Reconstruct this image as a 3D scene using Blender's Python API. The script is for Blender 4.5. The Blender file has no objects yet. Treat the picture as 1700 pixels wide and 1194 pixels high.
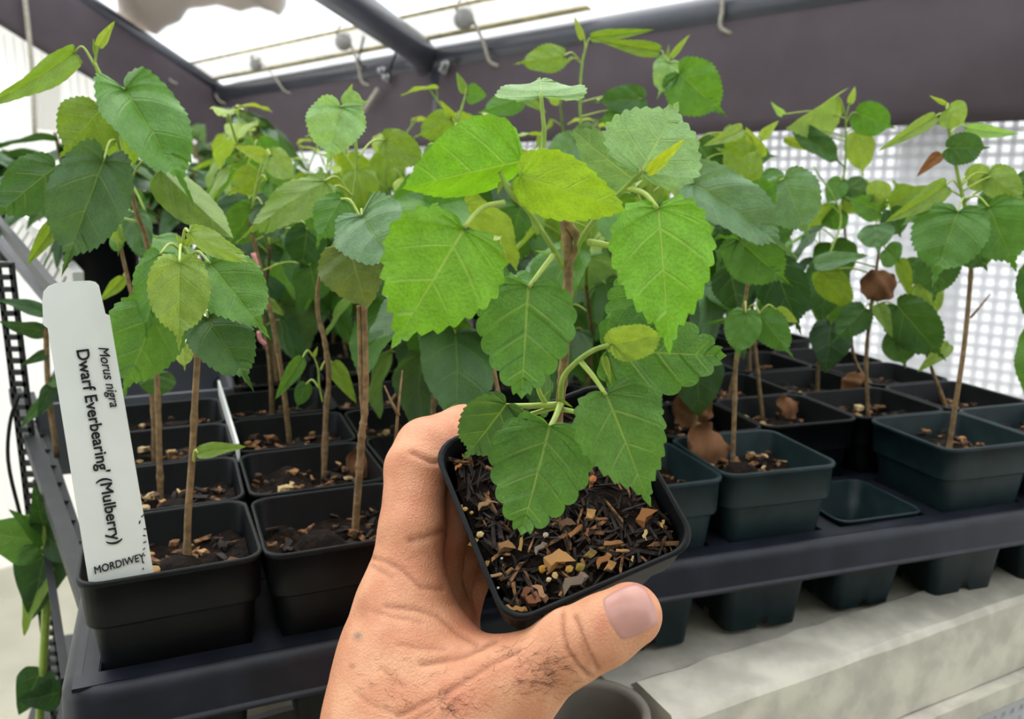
import bpy, bmesh, math, random
import numpy as np
from mathutils import Vector, Matrix
from mathutils.bvhtree import BVHTree

# ------------------------------------------------------------------ camera, sky, sun, exposure
SC = bpy.context.scene
COL = SC.collection
F = 1400.0                       # focal length in pixels of the 1700 x 1194 frame
PITCH = math.radians(11.9)
RIM = 0.90                       # height of the pot rims in the trays
CAMPOS = Vector((0, 0, RIM + 0.1646))
FW = Vector((0, math.cos(PITCH), -math.sin(PITCH)))
UP = Vector((0, math.sin(PITCH), math.cos(PITCH)))
RT = Vector((1, 0, 0))
cd = bpy.data.cameras.new('camera')
cam = bpy.data.objects.new('camera', cd)
COL.objects.link(cam)
cam.matrix_world = Matrix(((RT.x, UP.x, -FW.x, CAMPOS.x), (RT.y, UP.y, -FW.y, CAMPOS.y),
                           (RT.z, UP.z, -FW.z, CAMPOS.z), (0, 0, 0, 1)))
cd.sensor_fit = 'HORIZONTAL'
cd.sensor_width = 36
cd.lens = F / 1700 * 36
cd.clip_start = 0.01
cd.clip_end = 60
cd.dof.use_dof = True
cd.dof.focus_distance = 0.31
cd.dof.aperture_fstop = 16.0
SC.camera = cam

wd = bpy.data.worlds.new('overcast_sky')
SC.world = wd
wd.use_nodes = True
bgn = wd.node_tree.nodes['Background']
bgn.inputs['Color'].default_value = (0.93, 0.97, 1.0, 1)
bgn.inputs['Strength'].default_value = 1.25
sd = bpy.data.lights.new('sun', 'SUN')
sd.energy = 1.7
sd.angle = math.radians(70)
sd.color = (1.0, 0.97, 0.92)
so = bpy.data.objects.new('sun', sd)
COL.objects.link(so)
so.rotation_euler = (math.radians(-28), math.radians(-14), 0)
SC.view_settings.view_transform = 'Standard'
SC.view_settings.look = 'None'
SC.view_settings.gamma = 1
SC.view_settings.use_curve_mapping = False
SC.view_settings.exposure = 0.72

# ------------------------------------------------------------------ helpers
rnd = random.Random(11)
nrng = np.random.default_rng(5)

def W(px, py, z):                # pixel + depth along the optical axis -> point
    return CAMPOS + (FW + RT * ((px - 850) / F) - UP * ((py - 597) / F)) * z
def ray(px, py):
    return FW + RT * ((px - 850) / F) - UP * ((py - 597) / F)
def Wy(px, py, y):
    d = ray(px, py)
    return CAMPOS + d * (y / d.y)
def Wz(px, py, z):
    d = ray(px, py)
    return CAMPOS + d * ((z - CAMPOS.z) / d.z)
def Wpl(px, py, p0, n):
    d = ray(px, py)
    return CAMPOS + d * ((p0 - CAMPOS).dot(n) / d.dot(n))
def depth(p):
    return (p - CAMPOS).dot(FW)
def pix(p):
    d = p - CAMPOS
    z = d.dot(FW)
    return 850 + F * d.dot(RT) / z, 597 - F * d.dot(UP) / z

def srgb(r, g, b):
    f = lambda c: (c / 255 / 12.92) if c / 255 <= 0.04045 else ((c / 255 + 0.055) / 1.055) ** 2.4
    return (f(r), f(g), f(b), 1)

class NT:
    def __init__(s, name):
        s.m = bpy.data.materials.new(name)
        s.m.use_nodes = True
        s.t = s.m.node_tree
        s.t.nodes.clear()
        s.out = s.n('ShaderNodeOutputMaterial')
    def n(s, t, **k):
        x = s.t.nodes.new(t)
        for a, b in k.items():
            setattr(x, a, b)
        return x
    def l(s, a, b):
        s.t.links.new(a, b)
    def put(s, sock, v):
        if isinstance(v, bpy.types.NodeSocket):
            s.l(v, sock)
        else:
            sock.default_value = v
    def math(s, op, a, b=0.0, c=0.0):
        x = s.n('ShaderNodeMath', operation=op)
        s.put(x.inputs[0], a); s.put(x.inputs[1], b); s.put(x.inputs[2], c)
        return x.outputs[0]
    def rng(s, v, a, b, c=0.0, d=1.0):
        x = s.n('ShaderNodeMapRange', interpolation_type='SMOOTHSTEP')
        s.put(x.inputs[0], v)
        for i, q in enumerate((a, b, c, d)):
            x.inputs[i + 1].default_value = q
        return x.outputs[0]
    def mix(s, f, a, b, bt='MIX'):
        x = s.n('ShaderNodeMix', data_type='RGBA', blend_type=bt)
        s.put(x.inputs[0], f); s.put(x.inputs[6], a); s.put(x.inputs[7], b)
        return x.outputs[2]
    def noise(s, scale, detail=3, co=None, rough=0.5):
        x = s.n('ShaderNodeTexNoise')
        x.inputs['Scale'].default_value = scale
        x.inputs['Detail'].default_value = detail
        x.inputs['Roughness'].default_value = rough
        if co is not None:
            s.l(co, x.inputs['Vector'])
        return x.outputs['Fac']
    def obj(s):
        return s.n('ShaderNodeTexCoord').outputs['Object']
    def bump(s, h, st=0.3, dist=0.001):
        x = s.n('ShaderNodeBump')
        x.inputs['Strength'].default_value = st
        x.inputs['Distance'].default_value = dist
        s.l(h, x.inputs['Height'])
        return x.outputs[0]
    def pbr(s, col, rough=0.5, spec=0.5, nrm=None, metal=0.0, sss=0.0, end=True):
        p = s.n('ShaderNodeBsdfPrincipled')
        s.put(p.inputs['Base Color'], col)
        s.put(p.inputs['Roughness'], rough)
        p.inputs['Specular IOR Level'].default_value = spec
        p.inputs['Metallic'].default_value = metal
        if sss:
            p.inputs['Subsurface Weight'].default_value = sss
            p.inputs['Subsurface Radius'].default_value = (0.004, 0.0015, 0.0008)
            p.inputs['Subsurface Scale'].default_value = 1.0
        if nrm is not None:
            s.l(nrm, p.inputs['Normal'])
        if end:
            s.l(p.outputs[0], s.out.inputs[0])
        return p.outputs[0]

def simple(name, c, rough=0.5, spec=0.5, var=0.15, scale=40, bump=0.0, metal=0.0):
    t = NT(name)
    co = t.obj()
    n = t.noise(scale, 4, co)
    f = t.rng(n, 0.3, 0.7, 1 - var, 1 + var)
    cm = t.n('ShaderNodeCombineColor')
    for i in range(3):
        t.l(f, cm.inputs[i])
    col = t.mix(1.0, c, cm.outputs[0], 'MULTIPLY')
    t.pbr(col, rough, spec, t.bump(n, bump, 0.002) if bump else None, metal)
    return t.m

def leaf_material():
    t = NT('leaf')
    uv = t.n('ShaderNodeUVMap').outputs[0]
    sp = t.n('ShaderNodeSeparateXYZ')
    t.l(uv, sp.inputs[0])
    ux = t.math('MULTIPLY', t.math('ABSOLUTE', t.math('SUBTRACT', sp.outputs[0], 0.5)), 2.0)
    v = sp.outputs[1]
    mid = t.rng(ux, 0.012, 0.045, 1, 0)
    fr = t.math('ABSOLUTE', t.math('SUBTRACT', t.math('FRACT', t.math('MULTIPLY', v, 6.5)), 0.5))
    side = t.math('MULTIPLY', t.rng(fr, 0.012, 0.055, 1, 0), t.rng(ux, 0.35, 1.0, 1, 0.1))
    mask = t.math('MAXIMUM', mid, side)
    oi = t.n('ShaderNodeObjectInfo')
    co = t.obj()
    n1 = t.noise(5, 4, co)
    n2 = t.noise(38, 3, co)
    f = t.math('MULTIPLY', t.rng(n1, 0.25, 0.75, 0.84, 1.12), t.rng(n2, 0.3, 0.7, 0.9, 1.08))
    cm = t.n('ShaderNodeCombineColor')
    for i in range(3):
        t.l(f, cm.inputs[i])
    base = t.mix(1.0, oi.outputs['Color'], cm.outputs[0], 'MULTIPLY')
    vein = t.mix(0.5, oi.outputs['Color'], srgb(205, 225, 120))
    vs_ = t.math('MAXIMUM', t.math('MULTIPLY', mid, 0.55), t.math('MULTIPLY', side, 0.3))
    col = t.mix(t.math('MULTIPLY', vs_, oi.outputs['Alpha']), base, vein)
    h = t.math('ADD', t.math('MULTIPLY', mask, -0.5), t.math('MULTIPLY', n2, 0.6))
    p = t.pbr(col, 0.42, 0.42, t.bump(h, 0.5, 0.0014), end=False)
    tr = t.n('ShaderNodeBsdfTranslucent')
    t.l(t.mix(1.0, col, (1.5, 1.35, 0.5, 1), 'MULTIPLY'), tr.inputs[0])
    mx = t.n('ShaderNodeMixShader')
    mx.inputs[0].default_value = 0.33
    t.l(p, mx.inputs[1]); t.l(tr.outputs[0], mx.inputs[2])
    t.l(mx.outputs[0], t.out.inputs[0])
    return t.m

def film_material(name, c, transp, transl):
    t = NT(name)
    d = t.n('ShaderNodeBsdfDiffuse'); d.inputs[0].default_value = c
    tl = t.n('ShaderNodeBsdfTranslucent'); tl.inputs[0].default_value = c
    tp = t.n('ShaderNodeBsdfTransparent')
    m1 = t.n('ShaderNodeMixShader'); m1.inputs[0].default_value = transl
    t.l(d.outputs[0], m1.inputs[1]); t.l(tl.outputs[0], m1.inputs[2])
    m2 = t.n('ShaderNodeMixShader'); m2.inputs[0].default_value = transp
    t.l(m1.outputs[0], m2.inputs[1]); t.l(tp.outputs[0], m2.inputs[2])
    t.l(m2.outputs[0], t.out.inputs[0])
    return t.m

def skin_material():
    t = NT('skin')
    co = t.obj()
    at = t.n('ShaderNodeAttribute', attribute_name='tint')
    n1 = t.noise(70, 4, co)
    n2 = t.noise(420, 3, co)
    base = t.mix(t.rng(n1, 0.3, 0.7), srgb(216, 148, 112), srgb(232, 172, 134))
    sp = t.n('ShaderNodeSeparateColor'); t.l(at.outputs['Color'], sp.inputs[0])
    col = t.mix(sp.outputs[0], base, srgb(208, 112, 88))
    col = t.mix(sp.outputs[1], col, srgb(112, 110, 104))
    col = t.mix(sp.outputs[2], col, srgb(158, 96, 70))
    vo = t.n('ShaderNodeTexVoronoi', feature='DISTANCE_TO_EDGE')
    vo.inputs['Scale'].default_value = 620
    t.l(co, vo.inputs['Vector'])
    h = t.math('ADD', t.math('MULTIPLY', t.rng(vo.outputs['Distance'], 0.0, 0.25), 0.5), n2)
    t.pbr(col, 0.5, 0.35, t.bump(h, 0.35, 0.0006), sss=0.12)
    return t.m

def soil_material():
    t = NT('soil')
    co = t.obj()
    n = t.noise(260, 6, co, 0.7)
    col = t.mix(t.rng(n, 0.4, 0.75), srgb(17, 12, 10), srgb(58, 40, 28))
    t.pbr(col, 0.9, 0.2, t.bump(n, 0.8, 0.004))
    return t.m

def chip_material():
    t = NT('bark_chip')
    oi = t.n('ShaderNodeObjectInfo')
    n = t.noise(500, 4, t.obj())
    col = t.mix(1.0, oi.outputs['Color'], t.mix(t.rng(n, 0.3, 0.7), (0.6, 0.55, 0.5, 1), (1.25, 1.2, 1.15, 1)), 'MULTIPLY')
    t.pbr(col, 0.75, 0.3, t.bump(n, 0.5, 0.001))
    return t.m

M = {}
M['leaf'] = leaf_material()
M['wood'] = simple('woody_stem', srgb(142, 116, 84), 0.7, 0.25, 0.3, 260, 0.5)
M['green'] = simple('green_stem', srgb(150, 176, 78), 0.5, 0.35, 0.12, 200)
M['petiole'] = simple('petiole', srgb(176, 196, 96), 0.45, 0.4, 0.1, 200)
M['pot'] = simple('pot_black', srgb(13, 15, 18), 0.45, 0.22, 0.35, 60, 0.08)
M['teal'] = simple('pot_teal_lit', srgb(25, 41, 45), 0.45, 0.28, 0.25, 60, 0.08)  # right-hand pots: light off the right wall mixed into the teal colour
M['tray'] = simple('tray_plastic', srgb(26, 29, 38), 0.4, 0.32, 0.3, 50, 0.08)
M['soil'] = soil_material()
M['chip'] = chip_material()
M['chips_mix'] = simple('small_bark', srgb(120, 86, 56), 0.8, 0.25, 0.9, 300, 0.4)
M['fibre'] = simple('dark_bark', srgb(38, 27, 21), 0.7, 0.3, 0.8, 300, 0.4)
M['skin'] = skin_material()
M['nail'] = simple('nail', srgb(200, 146, 134), 0.28, 0.5, 0.06, 120)
M['hair'] = simple('hair', srgb(70, 48, 36), 0.5, 0.3)
M['label'] = simple('label_plastic', srgb(238, 241, 238), 0.4, 0.4, 0.02, 60)
M['ink'] = simple('ink', srgb(38, 38, 42), 0.6, 0.2, 0.1)
M['pipe'] = simple('pipe_black', srgb(62, 64, 74), 0.32, 0.6, 0.1, 20)
M['fabric'] = simple('grey_tarp', srgb(88, 79, 85), 0.8, 0.2, 0.06, 14, 0.1)
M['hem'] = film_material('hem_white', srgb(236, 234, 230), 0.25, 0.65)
M['hem_edge'] = simple('hem_edge', srgb(206, 194, 150), 0.8, 0.2, 0.3, 40)
M['roof'] = film_material('roof_film', (0.9, 0.92, 0.94, 1), 0.72, 0.7)
M['film'] = film_material('wall_film', (0.82, 0.82, 0.85, 1), 0.34, 0.62)
M['poly'] = film_material('wall_panel', (0.86, 0.85, 0.82, 1), 0.18, 0.6)
M['strand'] = film_material('film_strand', (0.93, 0.93, 0.95, 1), 0.15, 0.45)
M['bench'] = simple('bench_grey', srgb(204, 198, 184), 0.6, 0.3, 0.18, 40, 0.3)
M['bench_dark'] = simple('bench_dark', srgb(128, 122, 112), 0.7, 0.3, 0.14, 24)
M['floor'] = simple('ground_cloth', srgb(190, 186, 168), 0.8, 0.2, 0.08, 6)
M['dim'] = simple('green_fabric', srgb(128, 132, 124), 0.9, 0.1, 0.08, 6)
M['shelf'] = simple('shelf_black', srgb(40, 42, 44), 0.5, 0.5, 0.2, 60)
M['grey'] = simple('grey_plastic', srgb(92, 94, 102), 0.5, 0.4, 0.1, 30)
M['white'] = simple('white_plastic', srgb(232, 230, 226), 0.45, 0.4, 0.05, 30)
M['ball'] = simple('bungee_ball', srgb(150, 148, 148), 0.5, 0.4, 0.1, 60)
M['cord'] = simple('cord_tan', srgb(176, 170, 156), 0.7, 0.3, 0.2, 200)
M['cord_black'] = simple('cord_black', srgb(36, 36, 38), 0.6, 0.3)
M['rag'] = simple('beige_tarp', srgb(186, 166, 152), 0.9, 0.1, 0.15, 12, 0.2)
M['dry'] = simple('dry_leaf', srgb(140, 98, 68), 0.75, 0.2, 0.4, 120, 0.6)
M['pink'] = simple('pink_tie', srgb(226, 150, 150), 0.5, 0.3, 0.15, 120)
M['steel'] = simple('steel', srgb(168, 170, 174), 0.3, 0.5, 0.1, 60, 0, 0.9)

def meshdata(name, verts, faces, mats, smooth=True, uvs=None, fmat=None):
    me = bpy.data.meshes.new(name)
    me.from_pydata([tuple(v) for v in verts], [], faces)
    for m in (mats if isinstance(mats, (list, tuple)) else [mats]):
        me.materials.append(m)
    if smooth:
        me.polygons.foreach_set('use_smooth', [True] * len(me.polygons))
    if fmat is not None:
        me.polygons.foreach_set('material_index', fmat)
    if uvs is not None:
        l = me.uv_layers.new(name='UVMap')
        idx = np.zeros(len(me.loops), int)
        me.loops.foreach_get('vertex_index', idx)
        l.data.foreach_set('uv', np.asarray(uvs, float)[idx].ravel())
    me.update()
    return me

def link(name, me, parent=None, mat=None, kind=None, color=None):
    o = bpy.data.objects.new(name, me)
    COL.objects.link(o)
    if parent is not None:
        o.parent = parent
    if mat is not None:
        o.matrix_basis = mat
    if kind:
        o['kind'] = kind
    if color is not None:
        o.color = color
    return o

def tag(o, label, cat, group=None):
    o['label'] = label
    o['category'] = cat
    if group:
        o['group'] = group
    return o

def thing(name, label, cat, loc=(0, 0, 0), rz=0.0, group=None):
    o = bpy.data.objects.new(name, None)
    o.empty_display_size = 0.02
    COL.objects.link(o)
    o.location = loc
    o.rotation_euler = (0, 0, rz)
    return tag(o, label, cat, group)

class MB:
    def __init__(s):
        s.v = []; s.f = []; s.fm = []
    def add(s, vs, fs, mi=0):
        b = len(s.v)
        s.v += [tuple(x) for x in vs]
        s.f += [tuple(i + b for i in f) for f in fs]
        s.fm += [mi] * len(fs)
    def box(s, c, sz, R=None, mi=0, jit=0.0, rg=None):
        vs = []
        for z in (-1, 1):
            for y in (-1, 1):
                for x in (-1, 1):
                    p = Vector((x * sz[0] / 2, y * sz[1] / 2, z * sz[2] / 2))
                    if jit:
                        p = Vector([q * (1 + rg.uniform(-jit, jit)) for q in p])
                    if R is not None:
                        p = R @ p
                    vs.append(p + Vector(c))
        s.add(vs, [(0, 2, 3, 1), (4, 5, 7, 6), (0, 1, 5, 4), (2, 6, 7, 3), (0, 4, 6, 2), (1, 3, 7, 5)], mi)
    def bar(s, a, b, w, h, up=Vector((0, 0, 1)), mi=0):
        a = Vector(a); b = Vector(b)
        d = (b - a).normalized()
        sx = d.cross(up).normalized()
        su = sx.cross(d)
        R = Matrix((sx, d, su)).transposed()
        s.box((a + b) / 2, (w, (b - a).length, h), R, mi)
    def tube(s, pts, rad, seg=8, mi=0, cap=True):
        pts = [Vector(p) for p in pts]
        n = len(pts)
        if not isinstance(rad, (list, tuple)):
            rad = [rad] * n
        b = len(s.v)
        nx = None
        for i, p in enumerate(pts):
            d = (pts[min(i + 1, n - 1)] - pts[max(i - 1, 0)])
            d = d.normalized() if d.length > 1e-9 else Vector((0, 0, 1))
            if nx is None:
                nx = d.orthogonal().normalized()
            nx = (nx - d * nx.dot(d))
            nx = nx.normalized() if nx.length > 1e-6 else d.orthogonal().normalized()
            ny = d.cross(nx)
            for k in range(seg):
                a = 2 * math.pi * k / seg
                s.v.append(tuple(p + (nx * math.cos(a) + ny * math.sin(a)) * rad[i]))
        for i in range(n - 1):
            for k in range(seg):
                k2 = (k + 1) % seg
                s.f.append((b + i * seg + k, b + i * seg + k2, b + (i + 1) * seg + k2, b + (i + 1) * seg + k))
                s.fm.append(mi)
        if cap:
            s.f.append(tuple(b + k for k in reversed(range(seg)))); s.fm.append(mi)
            s.f.append(tuple(b + (n - 1) * seg + k for k in range(seg))); s.fm.append(mi)
    def me(s, name, mats, smooth=True):
        return meshdata(name, s.v, s.f, mats, smooth, None, s.fm)
    def build(s, name, mats, parent=None, smooth=True, kind=None):
        o = link(name, s.me(name, mats, smooth), None, None, kind)
        if parent is not None:
            o.parent = parent
            o.matrix_basis = parent.matrix_basis.inverted()
        return o

def cat_rom(P, n):
    P = [Vector(p) for p in P]
    if len(P) == 2:
        return [P[0].lerp(P[1], i / n) for i in range(n + 1)]
    P = [P[0] * 2 - P[1]] + P + [P[-1] * 2 - P[-2]]
    out = []
    m = len(P) - 3
    for i in range(n + 1):
        t = i / n * m
        k = min(int(t), m - 1)
        t -= k
        a, b, c, d = P[k:k + 4]
        out.append(0.5 * ((2 * b) + (c - a) * t + (2 * a - 5 * b + 4 * c - d) * t * t + (3 * b - a - 3 * c + d) * t ** 3))
    return out

# ------------------------------------------------------------------ the leaf
def leaf_shape(n=44, nu=4, teeth=11, amp=0.03, crenate=False, fold=0.15, curl=0.2, wave=0.02, half=0.0,
               lobe=0.06, taper=0.0, seed=1, skew=0.0, quilt=0.012, acu=0.0):
    rg = random.Random(seed)
    cp = [(0, 0, 0), (0.10, -lobe, 0), (0.27, -lobe * 0.8, 0), (0.43, 0.08, 0), (0.5, 0.28, 0), (0.445 - taper, 0.5, 0),
          (0.315 - taper - acu * .015, 0.70 - acu * .01, 0), (0.165 - taper * .5 - acu * .06, 0.86 - acu * .04, 0), (0.045 - acu * .01, 0.955 - acu * .03, 0), (0, 1, 0)]
    verts = []; uvs = []; faces = []
    big = [Vector(p) for p in cat_rom(cp, 400)]
    acc = [0]
    for i in range(400):
        acc.append(acc[-1] + (big[i + 1] - big[i]).length)
    for side in (1, -1):
        b = len(verts)
        k = 0
        ph = rg.uniform(0, 1)
        for i in range(n + 1):
            s = i / n
            while k < 399 and acc[k + 1] < s * acc[-1]:
                k += 1
            t = (s * acc[-1] - acc[k]) / max(acc[k + 1] - acc[k], 1e-9)
            p = big[k].lerp(big[k + 1], t)
            d = (big[k + 1] - big[k]).normalized()
            nr = Vector((d.y, -d.x, 0))
            if 0.13 < s < 0.95:
                f = (s * teeth + ph) % 1.0
                if crenate:
                    dv = amp * (math.sin(math.pi * f) ** 0.6 - 0.5) * (0.6 + 0.8 * rg.random() * 0 + 0.4 * s)
                else:
                    dv = amp * ((f / 0.75) if f < 0.75 else (1 - f) / 0.25) - amp * 0.4
                p = p + nr * dv + d * (amp * 0.3 * f)
            ym = max(0.0, p.y - 0.66 * p.x) if s < .97 else p.y
            mid = Vector((0, ym, 0))
            for j in range(nu + 1):
                u = j / nu
                q = mid.lerp(p, u)
                q.y -= 0.03 * 4 * u * (1 - u) * min(1, s * 3) * (1 - s) 
                x = q.x
                y = q.y
                z = fold * x - curl * y * y + wave * math.sin(s * 17 + ph * 6 + side) * u * u
                z += -quilt * abs(math.cos(math.pi * 6.5 * s)) * (1 - u * 0.5) * min(1, s * 4)
                z -= fold * 0.55 * x * x * 2
                if half and side < 0:
                    z -= x * math.sin(half)
                    x *= math.cos(half)
                verts.append((side * x + skew * y * y, y, z))
                uvs.append((0.5 + side * u * 0.5, s))
        for i in range(n):
            for j in range(nu):
                a = b + i * (nu + 1) + j
                q = (a, a + 1, a + nu + 2, a + nu + 1)
                faces.append(q if side > 0 else q[::-1])
    return verts, faces, uvs

def leaf_mesh(name, **k):
    v, f, u = leaf_shape(**k)
    return meshdata(name, v, f, M['leaf'], True, u)

LV = {
    'C1': leaf_mesh('leaf_crenate', n=80, nu=6, teeth=13, amp=0.045, fold=0.14, curl=0.12, seed=1, acu=0.9, taper=0.025),
    'C2': leaf_mesh('leaf_crenate', n=80, nu=6, teeth=9, amp=0.085, crenate=True, fold=0.06, curl=0.05, seed=2, wave=0.03),
    'C3': leaf_mesh('leaf_crenate', n=60, teeth=12, amp=0.035, fold=-0.25, curl=0.10, seed=3, skew=0.05),
    'S1': leaf_mesh('leaf_serrate', n=80, nu=6, teeth=20, amp=0.034, fold=0.3, curl=0.22, seed=4, lobe=0.09, quilt=0.022, wave=0.03, acu=1.6),
    'S2': leaf_mesh('leaf_serrate', n=84, nu=6, teeth=22, amp=0.034, fold=0.45, curl=0.3, seed=5, lobe=0.12, quilt=0.03, wave=0.04, acu=1.6),
    'S3': leaf_mesh('leaf_serrate', n=76, nu=6, teeth=18, amp=0.034, fold=-0.28, curl=0.28, seed=6, quilt=0.022, wave=0.03, lobe=0.05, taper=0.03, acu=1.6),
    'H': leaf_mesh('leaf_half_folded', n=56, teeth=12, amp=0.02, fold=0.1, curl=0.12, half=1.25, seed=7, lobe=0.03),
    'N': leaf_mesh('leaf_narrow', n=46, teeth=14, amp=0.02, fold=0.35, curl=0.3, seed=8, lobe=0.0, taper=0.05),
    'D': leaf_mesh('leaf_damaged', n=60, teeth=15, amp=0.03, fold=0.1, curl=0.3, seed=9, lobe=0.10, wave=0.05, quilt=0.03),
    'E': leaf_mesh('leaf_entire', n=30, teeth=5, amp=0.004, fold=0.2, curl=0.35, seed=10, lobe=-0.02, taper=0.06),
}
TONE = {k: srgb(*c) for k, c in dict(
    bright=(120, 178, 42), hot=(164, 206, 46), mid=(94, 142, 60), dark=(72, 112, 56), deep=(52, 88, 48), young=(156, 182, 74),
    pale=(146, 188, 120), grey=(112, 150, 106), yellow=(200, 216, 56), yg=(126, 158, 62), brown=(134, 84, 44),
    blue=(80, 114, 76), mottle=(112, 134, 72), lime=(144, 174, 82)).items()}
def tone(t, va=0.55):
    c = TONE[t]
    k = rnd.uniform(0.92, 1.08)
    return (c[0] * k * rnd.uniform(.95, 1.05), c[1] * k, c[2] * k, va)

def leaf_matrix(B, T, wm, roll=0.0):
    y = (T - B)
    L = y.length
    y.normalize()
    v = (CAMPOS - B).normalized()
    z = (v - y * v.dot(y)).normalized()
    z = Matrix.Rotation(math.radians(roll), 3, y) @ z
    x = y.cross(z)
    s = (wm + L) / 2
    return Matrix(((x.x * wm, y.x * L, z.x * s, B.x), (x.y * wm, y.y * L, z.y * s, B.y),
                   (x.z * wm, y.z * L, z.z * s, B.z), (0, 0, 0, 1)))

def put_leaf(root, B, T, wpx, var, tn, roll=0.0, label=None, va=0.55):
    wm = wpx * depth((B + T) / 2) / F / max(0.35, math.cos(math.radians(roll)))
    o = link('leaf', LV[var], root, root.matrix_basis.inverted() @ leaf_matrix(B, T, wm, roll), None, tone(tn, va))
    if label:
        o['label'] = label
    return o

# ------------------------------------------------------------------ setting: walls, roof, ground
P1 = Vector((-0.906, 2.70, 0)); P2 = Vector((0.7427, 1.25, 0))
WD = (P2 - P1).normalized()                 # along the eave wall
WN = Vector((WD.y, -WD.x, 0))               # towards the camera side
if WN.dot(-P1) < 0:
    WN = -WN
ED = WN.copy()                              # along the end wall, from the corner towards us
EN = WD.copy()
CORNER = P1.copy()

def struct(name, me):
    o = link(name, me)
    o['kind'] = 'structure'
    return o

def sheet(name, pts, mat, th=0.003, nrm=None):
    n = nrm or (pts[1] - pts[0]).cross(pts[2] - pts[0]).normalized()
    k = len(pts)
    vs = [p for p in pts] + [p + n * th for p in pts]
    fs = [tuple(range(k))[::-1], tuple(range(k, 2 * k))] + [(i, (i + 1) % k, k + (i + 1) % k, k + i) for i in range(k)]
    return meshdata(name, vs, fs, mat, False)

Z = Vector((0, 0, 1))
eave_z = Wpl(500, 133, P1, WN).z
wa = CORNER - WN * 0.06
wb = CORNER + WD * 4.2 - WN * 0.06
WB = struct('wall_back', sheet('wall_back', [wa, wb, wb + Z * (eave_z + 0.1), wa + Z * (eave_z + 0.1)], M['film']))
# woven grid on the reinforced film: strands standing proud of the sheet
mb = MB()
for k in range(0, 178):
    x0 = 0.5 + k * 0.0185
    if True:
        a = CORNER + WD * x0 - WN * 0.056
        mb.bar(a + Z * 0.55, a + Z * (eave_z), 0.0075, 0.003, WN)
for k in range(0, 44):
    z0 = 0.55 + k * 0.0185
    a = CORNER + WD * 0.5 - WN * 0.0545
    mb.bar(a + Z * z0, a + WD * 3.3 + Z * z0, 0.003, 0.0075)
o = mb.build('film_weave', M['strand'], WB, False); o['kind'] = 'stuff'
# smooth seams (vertical welded strips) of the back wall
for k in range(0, 16, 2):
    a = CORNER + WD * (0.5 + k * 0.19 + 0.04) - WN * 0.052
    mb = MB(); mb.bar(a + Z * 0.4, a + Z * (eave_z + 0.05), 0.11, 0.002, WN)
    o = mb.build('trim_%d' % (k // 2 + 1), M['strand'], None, False); o['kind'] = 'structure'

ea = CORNER - EN * 0.06 - ED * 0.05
eb = CORNER - EN * 0.06 + ED * 3.4
G0 = Wpl(372, 158, CORNER, EN); G1 = Wpl(120, -10, CORNER, EN)
gs = (G1.z - G0.z) / (G1 - G0).dot(ED)
WL = struct('wall_left', sheet('wall_left', [ea, eb, eb + Z * (G0.z + 0.04 + gs * 3.4), ea + Z * (G0.z + 0.02)], M['poly']))
# ribs of the left wall panel
mb = MB()
for k in range(110):
    a = CORNER + ED * (0.1 + k * 0.022) - EN * 0.056
    mb.bar(a + Z * 0.1, a + Z * (eave_z + 0.1), 0.002, 0.003, EN)
o = mb.build('panel_rib', M['strand'], WL, False); o['kind'] = 'stuff'
fl = [Vector((-4, -1.2, 0)), Vector((3.5, -1.2, 0)), Vector((3.5, 5, 0)), Vector((-4, 5, 0))]
struct('wall_front_unseen', sheet('wall_front_unseen', [Vector((-3.2, -1.1, 0)), Vector((3.4, -1.1, 0)), Vector((3.4, -1.1, 2.4)), Vector((-3.2, -1.1, 2.4))], M['dim'], 0.01))  # unseen wall behind the camera, added to cut fill on the pot fronts
struct('floor', sheet('floor', fl, M['floor'], -0.02, Z))

def eave(px, py, off=0.0):
    return Wpl(px, py, CORNER + WN * off, WN)
def gable(px, py, off=0.0):
    return Wpl(px, py, CORNER + EN * off, EN)

# roof plane through the eave pipe and the end rafter
E0 = eave(372, 158); E1 = eave(1200, 22)
G0 = gable(372, 158); G1 = gable(120, -10)
e_dir = WD.copy()
r_dir = (G1 - G0).normalized()
RN = e_dir.cross(r_dir).normalized()
if RN.z < 0:
    RN = -RN
ROOF0 = G0 + RN * 0.05
def roofp(px, py, off=0.0):
    return Wpl(px, py, ROOF0 + RN * off, RN)
ra = G0 + RN * 0.05 - e_dir * 0.1 - r_dir * 0.05
struct('ceiling', sheet('ceiling', [ra, ra + e_dir * 4.6, ra + e_dir * 4.6 + r_dir * 3.6, ra + r_dir * 3.6], M['roof'], 0.002, RN))

fr = thing('greenhouse_frame', 'black steel pipe frame carrying the white plastic roof', 'frame', CORNER)
eZ = (E0.z + E1.z) / 2
mb = MB(); pa = Vector((E0.x, E0.y, E0.z)); pb = E1 + (E1 - E0).normalized() * 1.6
mb.tube([pa - (E1 - E0).normalized() * 0.05, pa.lerp(pb, .3), pa.lerp(pb, .6), pb], 0.030, 16)
mb.build('eave_pipe', M['pipe'], fr)
mb = MB(); mb.tube([G0, G0 + r_dir * 0.8, G0 + r_dir * 2.2], 0.026, 16)
mb.build('rafter_pipe', M['pipe'], fr)
R0 = eave(712, 96, 0.0)
R1w = W(556, -14, depth(R0) * 0.74)
mb = MB(); mb.tube(cat_rom([R0 - Z * 0.02, R0 + (R1w - R0) * 0.12, R0 + (R1w - R0) * 0.5, R1w, R1w + (R1w - R0) * 1.2], 14), 0.032, 16)
mb.build('rafter_pipe', M['pipe'], fr)
L0 = eave(734, 120)
mb = MB(); mb.tube([L0, L0 - Z * 0.6, Vector((L0.x, L0.y, 0.0))], 0.03, 16)
mb.build('leg_pipe', M['pipe'], fr)
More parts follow.
